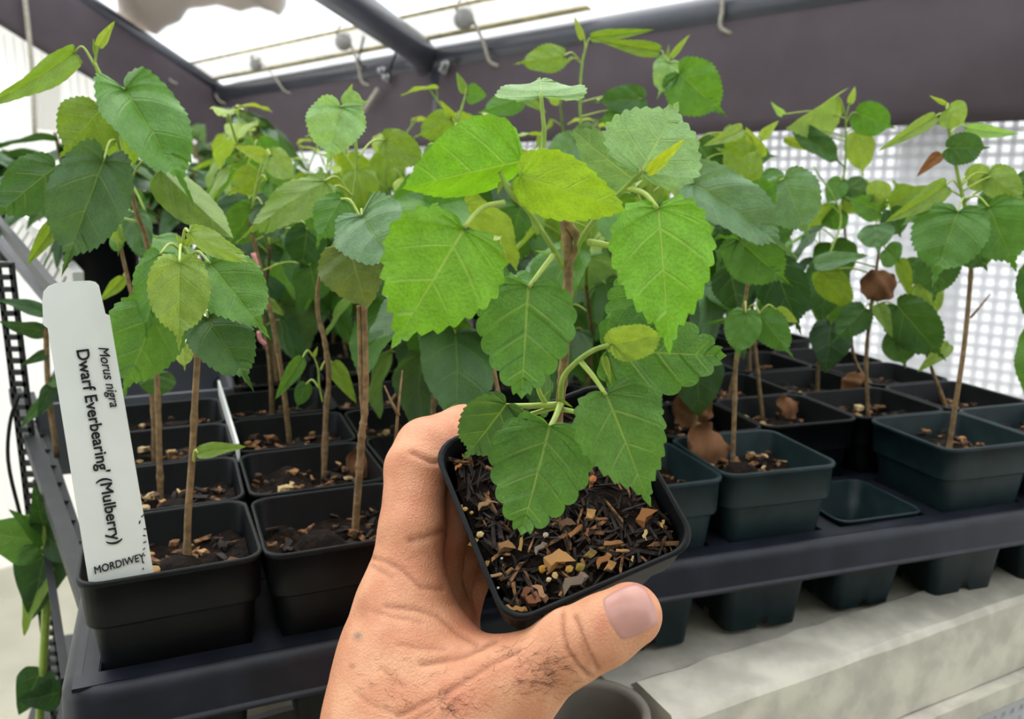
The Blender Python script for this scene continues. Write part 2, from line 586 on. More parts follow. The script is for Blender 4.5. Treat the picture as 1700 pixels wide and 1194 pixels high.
mb = MB(); mb.tube([CORNER + Z * (G0.z), CORNER + Z * 0.5, CORNER.copy()], 0.03, 14)
mb.build('leg_pipe', M['pipe'], fr)
for (px, py) in ((745, 108), (742, 116), (640, 118), (648, 130)):
    c = eave(px, py, 0.036)
    mb = MB(); mb.tube([c, c + WN * 0.012], 0.010, 6); mb.tube([c + WN * 0.012, c + WN * 0.022], 0.006, 8)
    mb.build('bolt', M['steel'], fr)

# grey valance bands under the pipes
def band(name, top, bot, fn, off, sag=0.01):
    n = 28
    vs = []; fs = []
    for i in range(n + 1):
        t = i / n
        a = fn(*(Vector(top[0]).lerp(Vector(top[1]), t)), off)
        b = fn(*(Vector(bot[0]).lerp(Vector(bot[1]), t)), off)
        nn = WN if fn is eave else EN
        for j in range(9):
            u = j / 8
            p = a.lerp(b, u) + nn * (sag * math.sin(u * math.pi) + 0.006 * math.sin(t * 23 + u * 5) * u)
            vs.append(p)
    for i in range(n):
        for j in range(8):
            q = i * 9 + j
            fs.append((q, q + 1, q + 10, q + 9))
    o = struct(name, meshdata(name, vs, fs, M['fabric']))
    so_ = o.modifiers.new('thick', 'SOLIDIFY'); so_.thickness = 0.002
    return o
band('trim_20', ((380, 158), (2900, -254)), ((380, 258), (2900, 148)), eave, 0.02)
band('trim_21', ((372, 158), (60, -50)), ((372, 262), (-180, -62)), gable, 0.02)

# white hem strip on the roof with stained edges; end-pipe highlight as a strip
def strip(name, p, q, w, mat, off, fn):
    a = [fn(*p[0], off), fn(*p[1], off)]; b = [fn(*q[0], off), fn(*q[1], off)]
    return struct(name, sheet(name, [a[0], a[1], b[1], b[0]], mat, 0.002))
strip('trim_22', ((312, 108), (900, -18)), ((348, 134), (980, 14)), 0, M['hem'], -0.012, roofp)
strip('trim_23', ((308, 105), (900, -24)), ((312, 108), (902, -18)), 0, M['hem_edge'], -0.016, roofp)
strip('trim_24', ((344, 131), (975, 10)), ((350, 136), (982, 17)), 0, M['hem_edge'], -0.016, roofp)
strip('trim_25', ((108, -16), (346, 143)), ((142, -16), (354, 130)), 0, M['hem'], -0.014, roofp)  # pale strip put in as the bright lit top of the end pipe

# beige tarp scrap lying on the roof
out = [(190, -30), (196, 30), (228, 52), (262, 54), (290, 40), (312, 18), (338, 8), (380, 14), (420, 16), (448, 12), (462, 26), (474, 14), (476, -30)]
ctr = roofp(330, -25, 0.012)
vs = [ctr + RN * 0.02]; fs = []
rings = 5
ex = []
for i in range(len(out)):
    a = Vector(out[i]); b = Vector(out[(i + 1) % len(out)])
    ex += [a.lerp(b, t) for t in (0, 0.5)]
for r in range(1, rings + 1):
    for i, p in enumerate(ex):
        q = roofp(p.x, p.y, 0.012)
        u = r / rings
        vs.append(ctr.lerp(q, u) + RN * (0.02 * (1 - u * u) + 0.008 * math.sin(i * 2.1 + r)))
m = len(ex)
for i in range(m):
    fs.append((0, 1 + i, 1 + (i + 1) % m))
    for r in range(rings - 1):
        a = 1 + r * m
        fs.append((a + i, a + m + i, a + m + (i + 1) % m, a + (i + 1) % m))
o = link('tarp_scrap', meshdata('tarp_scrap', vs, fs, M['rag']))
so_ = o.modifiers.new('thick', 'SOLIDIFY'); so_.thickness = 0.003
tag(o, 'crumpled beige tarp scrap lying on the white roof film', 'tarp')

# bungee balls hanging from the hem, their cords looped around the pipe
BALLS = [(770, 32, 17, 'large grey bungee ball beside the thick rafter pipe', (812, 100)),
         (570, 70, 14, 'grey bungee ball hanging under the end of the rafter pipe', (600, 134)),
         (425, 108, 10, 'small grey bungee ball above the middle of the far eave pipe', (470, 148)),
         (335, 133, 9, 'small pale bungee ball at the corner of the two pipes', (362, 165)),
         (263, 106, 10, 'pale bungee ball on the sloping end pipe', (282, 132)),
         (1180, -24, 16, 'bungee with a pale cord hooked over the pipe by the grey band', (1196, 44))]
for bx, by, br, lab, end in BALLS:
    c = roofp(bx, by, -0.03)
    r = br * depth(c) / F
    t = thing('ball_bungee', lab, 'bungee', c, 0, 'ball bungees tying the roof film')
    mb = MB()
    n = 12
    for i in range(n + 1):
        th = math.pi * i / n
        for j in range(16):
            ph = 2 * math.pi * j / 16
            mb.v.append(tuple(c + Vector((r * math.sin(th) * math.cos(ph), r * math.sin(th) * math.sin(ph), r * math.cos(th)))))
    for i in range(n):
        for j in range(16):
            mb.f.append((i * 16 + j, (i + 1) * 16 + j, (i + 1) * 16 + (j + 1) % 16, i * 16 + (j + 1) % 16)); mb.fm.append(0)
    mb.build('ball', M['ball'], t)
    e = eave(end[0], end[1], 0.036) if bx > 300 else gable(end[0], end[1], 0.034)
    mb = MB()
    mid = c.lerp(e, 0.55) + Vector((0.01, 0, 0.004))
    mb.tube(cat_rom([c + Z * r * 0.6 + RT * r * .5, mid, e, e - Z * 0.012 + RT * 0.02], 14), 0.0035 if br > 12 else 0.0025, 8)
    mb.build('cord', M['cord'], t)
    mb = MB()
    loop = [c + Z * r * 0.8 + Vector((math.cos(a) * r * 0.7, 0, abs(math.sin(a)) * r * 1.1)) for a in np.linspace(0, math.pi, 9)]
    mb.tube(loop, 0.0025, 6)
    mb.build('cord_loop', M['cord_black'], t)
for pts, lab in ((((584, 20), (604, 50), (596, 100), (606, 112)), 'thin black wire drooping left of the rafter pipe'),
                 (((648, 64), (657, 84), (650, 108), (646, 126), (648, 138)), 'thin black wire hanging below the rafter pipe')):
    mb = MB(); mb.tube(cat_rom([eave(px, py, 0.045) for px, py in pts], 14), 0.003, 6)
    tag(mb.build('wire', M['cord_black']), lab, 'wire')
mb = MB(); mb.tube([eave(628, 148, 0.05), eave(604, 184, 0.05)], 0.006, 8)
tag(mb.build('white_tie', M['cord']), 'short slanting white strap hanging on the grey band', 'strap')
mb = MB(); mb.tube(cat_rom([gable(40, -10, .05), gable(46, 40, .05), gable(54, 130, .05), gable(58, 225, .05)], 12), 0.006, 8)
tag(mb.build('hanging_cord', M['cord']), 'pale cord hanging in front of the grey end band', 'cord')
mb = MB(); mb.bar(gable(80, 120, .02), gable(80, 215, .02), 0.05, 0.03, EN)
tag(mb.build('wooden_post', M['hem'], None, False), 'short tan post against the white end wall', 'post')

# ------------------------------------------------------------------ bench
BT = RIM - 0.109
zb = BT
A_ = Wz(1040, 1222, zb); B_ = Wz(1700, 992, zb)
bdir = (B_ - A_); bdir.z = 0; bdir.normalize()
bn = Vector((-bdir.y, bdir.x, 0))
bench = thing('potting_bench', 'weathered pale grey bench with a raised front rail under the trays', 'bench', (A_.x, A_.y, 0))
mb = MB()
fr0 = A_ + bdir * 0.03
fr1 = A_ + bdir * 0.72
hgt = 0.055
prof = [(0.0, -hgt), (0.0, -0.004), (0.003, 0.0), (0.034, 0.002), (0.040, -0.003), (0.043, -0.02), (0.043, -hgt)]
N = 40
for i in range(N + 1):
    p = fr0.lerp(fr1, i / N)
    for (dy, dz) in prof:
        q = p + bn * (dy + (rnd.uniform(-.0012, .0012) if dy > .02 else 0)) + Z * (dz + rnd.uniform(-.0005, .0005))
        mb.v.append(tuple(q))
K = len(prof)
for i in range(N):
    for j in range(K - 1):
        a = i * K + j
        mb.f.append((a, a + K, a + K + 1, a + 1)); mb.fm.append(0)
mb.f.append(tuple(range(K))); mb.fm.append(0)
mb.f.append(tuple(N * K + j for j in reversed(range(K)))); mb.fm.append(0)
mb.build('front_rail', M['bench'], bench, False)
mb = MB(); mb.bar(fr0 + Z * (-hgt - 0.008) + bn * 0.004, fr1 + Z * (-hgt - 0.008) + bn * 0.004, 0.026, 0.014)
mb.build('lower_strip', M['bench'], bench, False)
def edge(o2, d2, p):                  # where the line p + s*bdir meets the tray side line o2 + t*d2
    den = bdir.x * d2.y - bdir.y * d2.x
    return ((o2.x - p.x) * d2.y - (o2.y - p.y) * d2.x) / den
LO = Vector((-0.181, 0.330, 0)); LD = Vector((-0.373, 0.928, 0))
RO = Vector((0.425, 0.552, 0)); RD = Vector((-0.298, 0.954, 0))
mb = MB()
c0 = fr0 + bn * 0.02 - Z * 0.075; c1 = fr1 + bn * 0.02 - Z * 0.075
mb.bar(c0 - Z * .15, c1 - Z * .15, .002, .30)
for k in range(70):
    mb.bar(c0.lerp(c1, k / 69) - bn * .002, c0.lerp(c1, k / 69) - bn * .002 - Z * .30, .004, .002, bn)
for k in range(34):
    mb.bar(c0 - bn * .002 - Z * (k * .009), c1 - bn * .002 - Z * (k * .009), .003, .004)
tag(mb.build('shade_cloth', M['strand'], None, False), 'white woven shade cloth hanging below the bench front rail', 'cloth')
for k in range(11):
    p = A_ + bn * (0.085 + k * 0.101) - Z * 0.013
    s0 = edge(LO, LD, p) + .035 if k > 0 else 0.02
    s1 = edge(RO, RD, p) + .02 if k > 0 else 0.75
    mb = MB(); mb.bar(p + bdir * s0, p + bdir * s1, 0.097, 0.020)
    mb.build('plank', M['bench'], bench, False)
mb = MB(); a = A_ - bdir * 0.3 - Z * 0.05 + bn * 0.12
mb.bar(a, a + bdir * 0.9, 0.03, 0.05); mb.build('beam', M['bench_dark'], bench, False)
for (s, tt) in ((0.55, 0.06), (-0.5, 0.1), (0.3, 1.08), (-0.5, 1.08)):
    a = A_ + bdir * s + bn * tt
    mb = MB(); mb.bar(Vector((a.x, a.y, 0.0)), Vector((a.x, a.y, BT - 0.05)), 0.06, 0.06, RT)
    mb.build('leg', M['bench'], bench, False)
# hollow round post socket at the bench corner
sc_ = Wz(985, 1180, BT + 0.004)
ro = 80 * depth(sc_) / F
mb = MB()
S = 40
prof = [(1.22, -0.09), (1.22, -0.006), (1.18, 0.0), (1.02, 0.0), (0.98, -0.003), (0.95, -0.03), (0.93, -0.085), (0.0, -0.088)]
for (rr, dz) in prof:
    for k in range(S):
        a = 2 * math.pi * k / S
        mb.v.append((sc_.x + ro * rr * math.cos(a), sc_.y + ro * rr * math.sin(a), sc_.z + dz))
for i in range(len(prof) - 1):
    for k in range(S):
        mb.f.append((i * S + k, i * S + (k + 1) % S, (i + 1) * S + (k + 1) % S, (i + 1) * S + k)); mb.fm.append(0)
o = mb.build('post_socket', M['bench_dark'], bench)
o['label'] = 'hollow round socket at the bench corner'
# ------------------------------------------------------------------ pots, soil, bark
PS = 0.078
TRAY = {'A': (Vector((-0.183, 0.3213, RIM)), math.radians(21.9), 1.02),
        'B': (Vector((-0.1735, 0.3633, RIM)), math.radians(17.36), 1.0)}
def cell(t, c, k, dz=0.0):
    o, yw, ky = TRAY[t]
    x = (c + 0.5) * PS; y = (k + 0.5) * PS * ky
    return Vector((o.x + math.cos(yw) * x - math.sin(yw) * y, o.y + math.sin(yw) * x + math.cos(yw) * y, RIM + dz))

PH = 0.108
def pot_mesh(name, mat, a0=0.0375):
    prof = [(0.0252, -PH), (0.0260, -PH + 0.009), (0.0345, -0.0235), (0.0348, -0.0225), (0.0366, -0.0222), (0.0368, -0.021), (0.0374, -0.003),
            (0.0384, -0.0026), (0.0386, -0.001), (0.0382, 0.0), (0.0370, 0.0), (0.0364, -0.001), (0.0355, -0.0205), (0.0337, -0.0225), (0.029, -0.06), (0.025, -PH + .004), (0.0, -PH + .004)]
    ring = []
    for q in range(4):
        a = q * math.pi / 2
        for u in (-0.18, -0.07, 0.07, 0.18):
            ring.append(('s', a, u))
        for k in range(6):
            ring.append(('c', a, k / 5))
    vs = []; fs = []
    for (h, z) in prof:
        r = 0.0095 * h / 0.0375
        for (ty, a, u) in ring:
            if ty == 's':
                p = Vector((h, u * h, 0))
                zz = z + (0.008 if (abs(u) < 0.1 and z < -PH + 0.001) else 0.0)
            else:
                t = u * math.pi / 2
                p = Vector((h - r + r * math.cos(t), h - r + r * math.sin(t), 0)); zz = z
            p = Matrix.Rotation(a, 3, 'Z') @ p
            vs.append((p.x, p.y, zz))
    m = len(ring)
    for i in range(len(prof) - 1):
        for k in range(m):
            fs.append((i * m + k, i * m + (k + 1) % m, (i + 1) * m + (k + 1) % m, (i + 1) * m + k))
    return meshdata(name, vs, fs, mat)
POT = {'black': pot_mesh('pot', M['pot']), 'teal': pot_mesh('pot', M['teal'])}

def soil_mesh(seed, lv=-0.017, amp=0.004):
    rg = np.random.default_rng(seed)
    n = 22
    h = 0.0352
    vs = []; fs = []
    bumps = [(rg.uniform(-h, h), rg.uniform(-h, h), rg.uniform(.003, .012), rg.uniform(-1, 1.2) * amp) for _ in range(60)]
    for i in range(n + 1):
        for j in range(n + 1):
            x = -1 + 2 * i / n; y = -1 + 2 * j / n
            # square to rounded square
            k = 1 - 0.10 * (x * x * y * y)
            x *= h * k; y *= h * k
            z = lv + sum(b[3] * math.exp(-((x - b[0]) ** 2 + (y - b[1]) ** 2) / b[2] ** 2) for b in bumps)
            vs.append((x, y, min(z, -0.008)))
    for i in range(n):
        for j in range(n):
            a = i * (n + 1) + j
            fs.append((a, a + n + 1, a + n + 2, a + 1))
    return meshdata('soil', vs, fs, M['soil'])
SOIL = [soil_mesh(s) for s in (1, 2, 3)]
def crumbs_mesh(seed, n=70, lv=-0.017, s0=1.0, mats=None):
    rg = random.Random(seed)
    mb = MB()
    for i in range(n):
        x = rg.uniform(-.031, .031); y = rg.uniform(-.031, .031)
        R = Matrix.Rotation(rg.uniform(0, 6.28), 3, 'Z') @ Matrix.Rotation(rg.uniform(-.6, .6), 3, 'X')
        ln = rg.uniform(.003, .010) * s0
        mb.box((x, y, lv + rg.uniform(0.0005, .0045)), (ln, rg.uniform(.0010, .0032) * s0, rg.uniform(.0008, .002)), R, 0 if rg.random() < .55 else 1, .35, rg)
    return mb.me('bark_crumbs', [M['fibre'], M['chips_mix']], False)
CRUMB = [crumbs_mesh(s) for s in (1, 2, 3)]
def chip_mesh(seed, sx, sy, sz):
    rg = random.Random(seed)
    bm = bmesh.new()
    if seed == 1:
        bmesh.ops.create_icosphere(bm, subdivisions=1, radius=0.5)
    else:
        bmesh.ops.create_cube(bm, size=0.9)
        bmesh.ops.subdivide_edges(bm, edges=[e for e in bm.edges if abs(e.verts[0].co.x - e.verts[1].co.x) > .5], cuts=2)
    for v in bm.verts:
        k = rg.uniform(.62, 1.25)
        v.co = Vector((v.co.x * sx * k, v.co.y * sy * k * rg.uniform(.7, 1.15) + (.06 * math.sin(v.co.x * 9 + seed) if seed > 1 else 0), v.co.z * sz * rg.uniform(.6, 1.25)))
    me = bpy.data.meshes.new('bark_chip')
    bm.to_mesh(me); bm.free()
    me.materials.append(M['chip'])
    return me
CHIP = [chip_mesh(1, 1, .9, .8), chip_mesh(2, 1, .55, .35), chip_mesh(3, 1, .3, .2), chip_mesh(4, 1, .75, .45), chip_mesh(5, 1, .22, .16)]
CHIPC = [srgb(202, 164, 112), srgb(184, 140, 92), srgb(222, 196, 150), srgb(140, 102, 70), srgb(112, 84, 64), srgb(208, 176, 124), srgb(92, 70, 54)]

def chip(root, local, size, k, c, rg, name='bark_chip'):
    R = Matrix.Rotation(rg.uniform(0, 6.28), 4, 'Z') @ Matrix.Rotation(rg.uniform(-.3, .3), 4, 'X')
    return link(name, CHIP[k], root, Matrix.Translation(local) @ R @ Matrix.Scale(size, 4), None, c)

# ------------------------------------------------------------------ plants
def stem_build(root, pts, r0, r1, mats, green_from=1.0, name='stem', seg=8, knots=True):
    n = max(8, len(pts) * 6)
    P = cat_rom(pts, n)
    r0 *= .72; r1 *= .8
    rg = random.Random(int(abs(P[0].x * 9999)) + n)
    rad = []
    for i in range(n + 1):
        t = i / n
        r = r0 + (r1 - r0) * t
        if knots and rg.random() < 0.16:
            r *= 1.25
        rad.append(r)
    mb = MB()
    mb.tube(P, rad, seg)
    if green_from < 1.0:
        for q in range(n * seg):
            if q // seg >= green_from * n:
                mb.fm[q] = 1
    return mb.build(name, mats, root)

def petiole(root, pts, r=0.0009, leaf=None):
    mb = MB()
    mb.tube(cat_rom(pts, 10), [r * (1.15 - .03 * i) for i in range(11)], 7)
    if leaf is None:
        return mb.build('petiole', M['petiole'], root)
    o = mb.build('petiole', M['petiole'])
    o.parent = leaf
    o.matrix_parent_inverse = (root.matrix_basis @ leaf.matrix_basis).inverted()
    return o

def pot_thing(name, t, c, k, label, mat='black', group=None, dz=0.0, chips=0, dark=False, cat='potted plant'):
    rc = cell(t, c, k, dz)
    group = group or 'mulberry seedlings in the front trays'
    rz = TRAY[t][1] + rnd.uniform(-.03, .03)
    root = thing(name, label, cat, (rc.x + rnd.uniform(-.001, .001), rc.y + rnd.uniform(-.001, .001), rc.z - PH), rz, group)
    up = Matrix.Translation((0, 0, PH))
    q = Matrix.Rotation(rnd.choice((0, 1, 2, 3)) * math.pi / 2, 4, 'Z')
    link('pot', POT[mat], root, up)
    sl = link('soil', SOIL[rnd.randrange(3)], root, up @ q)
    link('bark_crumbs', CRUMB[rnd.randrange(3)], sl, None, 'stuff')
    for i in range(chips):
        chip(sl, Vector((rnd.uniform(-.029, .029), rnd.uniform(-.029, .029), -.0115 + rnd.uniform(-.001, .002))),
                      rnd.uniform(.004, .0085), rnd.randrange(5), CHIPC[rnd.randrange(7)], rnd)
    return root

SOILZ = RIM - 0.0165
def spec_plant(t, c, k, label, stems, leaves, mat='black', chips=8, dz=0.0, base=None):
    root = pot_thing('potted_mulberry', t, c, k, label, mat, None, dz, chips)
    ce = cell(t, c, k)
    if base is not None:
        b = Wz(base[0], base[1], SOILZ + dz)
        lo = Matrix.Rotation(-root.rotation_euler.z, 3, 'Z') @ (b - Vector((ce.x, ce.y, b.z)))
        lo.x = max(-.028, min(.028, lo.x)); lo.y = max(-.028, min(.028, lo.y))
        lo = Matrix.Rotation(root.rotation_euler.z, 3, 'Z') @ lo
        b = Vector((ce.x + lo.x, ce.y + lo.y, SOILZ + dz))
    else:
        b = Vector((ce.x, ce.y, SOILZ + dz))
    Y = b.y
    nodes = []
    for si, (pts, r0, r1, gf) in enumerate(stems):
        P = [Wy(x, y, Y + (0.0 if len(p_) < 3 else p_[2])) for p_ in pts for (x, y) in [p_[:2]]]
        if si == 0:
            P = [b - Z * 0.004] + P
        stem_build(root, P, r0, r1, [M['wood'], M['green']], gf)
        nodes += cat_rom(P, 60)[18 if si == 0 else 0:]
    for lf in leaves:
        bx, by, tx, ty, w, var, tn = lf[:7]
        ex = lf[7] if len(lf) > 7 else {}
        db = ex.get('db', rnd.uniform(-.012, .004)); dt = ex.get('dt', db + rnd.uniform(-.022, .006))
        B = Wy(bx, by, Y + db); T = Wy(tx, ty, Y + dt)
        lo_ = put_leaf(root, B, T, w, var, tn, ex.get('roll', rnd.uniform(-18, 18)), ex.get('label'))
        A = Wy(ex['at'][0], ex['at'][1], Y) if 'at' in ex else min(nodes, key=lambda q: (q - B).length + max(0, q.z - B.z) * .6)
        if 'at' in ex or .003 < (A - B).length < .06:
            mid = A.lerp(B, .5) + Z * ex.get('arch', .004)
            petiole(root, [A, mid, B], ex.get('pr', 0.00062), lo_)
    return root

# generic seedlings for the pots deep inside the rows
FV = []
for i in range(6):
    v, f, u = leaf_shape(n=40, nu=3, teeth=17, amp=0.026, fold=(.2, .3, .12, -.15, .25, .1)[i], curl=(.3, .2, .45, .3, .15, .5)[i], wave=.03, seed=20 + i,
                         lobe=(.08, .1, .05, .04, .09, .06)[i], taper=(0, .02, 0, .03, .01, 0)[i])
    an = math.radians((42, 58, 66, 50, 34, 72)[i])
    nv = [(p[0], .30 + p[1] * math.cos(an) + p[2] * math.sin(an), .13 - p[1] * math.sin(an) + p[2] * math.cos(an)) for p in v]
    mb = MB()
    mb.tube(cat_rom([(0, 0, 0), (0, .12, .09), (0, .24, .15), (0, .31, .13)], 6), .014, 5, 1)
    fm = [0] * len(f) + mb.fm
    ff = f + [tuple(q + len(v) for q in x) for x in mb.f]
    FV.append(meshdata('leaf', nv + mb.v, ff, [M['leaf'], M['petiole']], True, list(u) + [(0.5, 0)] * len(mb.v), fm))

PROTO = []
for s in range(7):
    rg = random.Random(100 + s)
    H = rg.uniform(.19, .25)
    pts = [Vector((0, 0, 0))]
    for i in range(1, 6):
        pts.append(Vector((rg.uniform(-.008, .008) * i / 2, rg.uniform(-.008, .008) * i / 2, H * i / 5)))
    P = cat_rom(pts, 30)
    mb = MB(); mb.tube(P, [.0020 - .0012 * i / 30 for i in range(31)], 7)
    for q in range(30 * 7):
        if q // 7 > 17:
            mb.fm[q] = 1
    sm = mb.me('stem', [M['wood'], M['green']])
    lv = []
    nl = rg.randrange(11, 15)
    for i in range(nl):
        tt = .36 + .62 * i / (nl - 1)
        p = P[int(tt * 30)]
        az = i * 2.5 + rg.uniform(-.5, .5)
        L = (.058 - .034 * max(0, (tt - .72) / .28)) * rg.uniform(.85, 1.15)
        m = Matrix.Translation(p) @ Matrix.Rotation(az, 4, 'Z') @ Matrix.Rotation(rg.uniform(-.25, .3) + (.7 if tt > .93 else 0), 4, 'X') @ Matrix.Rotation(rg.uniform(-.25, .25), 4, 'Y')
        w = rg.uniform(.72, .92)
        m = m @ Matrix.Diagonal((L * w, L, L, 1))
        tn = 'young' if tt > .93 else rg.choice(('yg', 'mid', 'lime')) if tt > .75 else rg.choice(('mid', 'dark', 'dark', 'blue', 'deep', 'grey', 'mid'))
        lv.append((FV[rg.randrange(6)], m, tn))
    PROTO.append((sm, lv))
def filler(root, i, rot, sc, bare=0.0):
    sm, lv = PROTO[i % len(PROTO)]
    R = Matrix.Translation((rnd.uniform(-.008, .008), rnd.uniform(-.008, .008), PH - .0185)) @ Matrix.Rotation(rot, 4, 'Z') @ Matrix.Scale(sc, 4)
    link('stem', sm, root, R)
    for me, m, tn in lv:
        if rnd.random() < bare:
            continue
        link('leaf', me, root, R @ m, None, tone(tn))

# ------------------------------------------------------------------ trays
def tray(name, label, t, cols, rows, c0, k0):
    o_, yw, ky = TRAY[t]
    Rm = Matrix.Rotation(yw, 3, 'Z')
    px = PS; py = PS * ky
    x0 = c0 * px; x1 = (c0 + cols) * px; y0 = k0 * py; y1 = (k0 + rows) * py
    TZ = -0.045
    loc = Vector((o_.x, o_.y, 0)) + Rm @ Vector(((x0 + x1) / 2, (y0 + y1) / 2, 0))
    root = thing(name, label, 'tray', (loc.x, loc.y, RIM - PH), yw, 'black carrying trays')
    def L(x, y, z):
        return Vector((x - (x0 + x1) / 2, y - (y0 + y1) / 2, z + PH))
    mb = MB()
    hs = .0325
    # top web: strips around the square holes, with small bridging gussets
    for i in range(cols + 1):
        a = x0 + i * px
        wl = a - (px / 2 - hs) if i else a - .003
        wr = a + (px / 2 - hs) if i < cols else a + .003
        c = L((wl + wr) / 2, (y0 + y1) / 2, TZ)
        mb.box(c, (wr - wl, y1 - y0 + .006, .0016))
    for j in range(rows + 1):
        b = y0 + j * py
        wl = b - (py / 2 - hs) if j else b - .003
        wr = b + (py / 2 - hs) if j < rows else b + .003
        mb.box(L((x0 + x1) / 2, (wl + wr) / 2, TZ + .0004), (x1 - x0 + .006, wr - wl, .0016))
    o = link('web', mb.me('web', M['tray'], False), root)
    # skirt: rounded shoulder, sloping face, small bottom flange
    prof = [(.000, TZ + .001), (.004, TZ + .0008), (.0068, TZ - .0012), (.0085, TZ - .005), (.0095, TZ - .0175), (.0100, TZ - .0182), (.0118, TZ - .0185), (.0120, TZ - .0200), (.009, TZ - .0203), (.0075, TZ - .0180)]
    ring = []
    rc = .010
    for (cx, cy, a0) in ((x1, y1, 0), (x0, y1, 90), (x0, y0, 180), (x1, y0, 270)):
        sx = 1 if cx == x1 else -1; sy = 1 if cy == y1 else -1
        for k in range(6):
            a = math.radians(a0 + 18 * k)
            ring.append((cx - sx * rc, cy - sy * rc, math.cos(a), math.sin(a)))
    vs = []; fs = []
    for (d, z) in prof:
        for (bx, by, ux, uy) in ring:
            p = L(bx + ux * (rc + d), by + uy * (rc + d), z)
            vs.append(p)
    m = len(ring)
    for i in range(len(prof) - 1):
        for k in range(m):
            fs.append((i * m + k, (i + 1) * m + k, (i + 1) * m + (k + 1) % m, i * m + (k + 1) % m))
    link('skirt', meshdata('skirt', vs, fs, M['tray']), root)
    # pocket walls below every hole
    mb = MB()
    for i in range(cols):
        for j in range(rows):
            cx = x0 + (i + .5) * px; cy = y0 + (j + .5) * py
            for (dx, dy, sx, sy) in ((hs, 0, .001, 2 * hs), (-hs, 0, .001, 2 * hs), (0, hs, 2 * hs, .001), (0, -hs, 2 * hs, .001)):
                mb.box(L(cx + dx, cy + dy, TZ - .007), (sx, sy, .014))
    link('pocket_wall', mb.me('pocket_wall', M['tray'], False), root, None, 'stuff')
    return root
tray('carrying_tray', 'black plastic carrying tray under the lettered label', 'A', 3, 4, 0, 0)
tray('carrying_tray', 'black plastic carrying tray with one empty pocket, its lip over the bench rail', 'B', 5, 4, 3, 0)
tray('carrying_tray', 'black plastic tray hidden behind the tray with the label', 'A', 3, 5, 1.15, 4.35)
tray('carrying_tray', 'black plastic tray at the back by the white grid wall', 'B', 4, 4, 4.0, 4.35)

ORD = ('front', 'second', 'third', 'fourth')
# ------------------------------------------------------------------ seedlings seen well enough to copy leaf by leaf
BR = 0.0024
spec_plant('A', 0, 0, 'mulberry seedling in the black pot that holds the lettered white label',
    [([(312, 860), (319, 760), (324, 660), (329, 570), (332, 480), (312, 425), (300, 408)], .0026, .0014, .66)],
    [(298, 436, 297, 580, 98, 'S1', 'lime', dict(db=-.03, dt=-.042, roll=0, at=(304, 412), label='bright young leaf')),
     (266, 422, 226, 570, 72, 'S3', 'mid', dict(db=-.012, dt=-.02, roll=28, at=(302, 418))),
     (262, 505, 205, 668, 128, 'S3', 'mid', dict(db=-.006, dt=-.025, roll=-8, at=(322, 500))),
     (349, 438, 446, 548, 112, 'S1', 'mid', dict(db=-.012, dt=-.03, roll=-15, at=(312, 428))),
     (345, 528, 418, 634, 104, 'S2', 'dark', dict(db=-.012, dt=-.03, roll=-10, at=(333, 505))),
     (314, 386, 412, 442, 40, 'S3', 'lime', dict(db=-.01, dt=-.03, roll=20, at=(303, 406))),
     (301, 405, 292, 388, 9, 'N', 'young', dict(db=0, dt=0)), (308, 408, 325, 385, 12, 'N', 'young', dict(db=0, dt=0)),
     (305, 572, 306, 612, 32, 'S1', 'young', dict(db=.02, dt=.01)),
     (330, 752, 400, 738, 26, 'N', 'yg', dict(db=-.005, dt=-.01, roll=-20, at=(320, 772)))], chips=16, base=(309, 946))
spec_plant('A', 0, 1, 'tallest mulberry seedling, leaning over the top of the white label',
    [([(264, 740), (262, 665), (256, 540), (246, 412), (226, 350), (212, 290), (198, 240), (178, 158), (157, 104)], .0026, .0013, .62),
     ([(157, 106), (160, 90), (163, 76)], .0011, .0007, 0)],
    [(122, 88, 4, 180, 44, 'N', 'yg', dict(db=0, dt=-.05, roll=-30, at=(157, 108), arch=.006)),
     (164, 78, 188, 34, 17, 'N', 'young', dict(db=0, dt=0)), (160, 92, 153, 62, 7, 'N', 'yg', dict(db=0, dt=0)),
     (207, 148, 318, 300, 118, 'S2', 'mid', dict(db=-.01, dt=-.05, roll=-22, at=(182, 165))),
     (166, 182, 96, 258, 98, 'S3', 'yg', dict(db=-.006, dt=-.02, roll=10, at=(186, 190))),
     (172, 268, 98, 456, 124, 'S2', 'blue', dict(db=-.03, dt=-.05, roll=6, at=(192, 232))),
     (92, 276, -25, 366, 92, 'S3', 'dark', dict(db=-.01, dt=-.03, roll=12)),
     (268, 283, 378, 392, 84, 'H', 'yg', dict(db=-.01, dt=-.03, roll=14, at=(216, 300), arch=.008)),
     (95, 368, 43, 440, 28, 'N', 'yg', dict(db=0, dt=-.01)),
     (204, 214, 216, 300, 60, 'S3', 'yg', dict(db=.012, dt=.016))], chips=8, base=(266, 826))
spec_plant('A', 0, 2, 'mulberry with bare lower stem directly behind the tall leaning seedling',
    [([(253, 665), (236, 560), (212, 462), (196, 390), (186, 338)], .0024, .0012, .8)],
    [(205, 402, 172, 385, 40, 'S3', 'mid', {}), (205, 460, 165, 505, 22, 'N', 'yg', dict(at=(212, 470))),
     (225, 355, 238, 440, 46, 'S1', 'dark', {}), (195, 345, 200, 415, 40, 'S2', 'lime', {}),
     (262, 622, 262, 664, 56, 'S2', 'dark', dict(db=-.05, dt=-.055, at=(258, 605)))], chips=8, base=(256, 770))
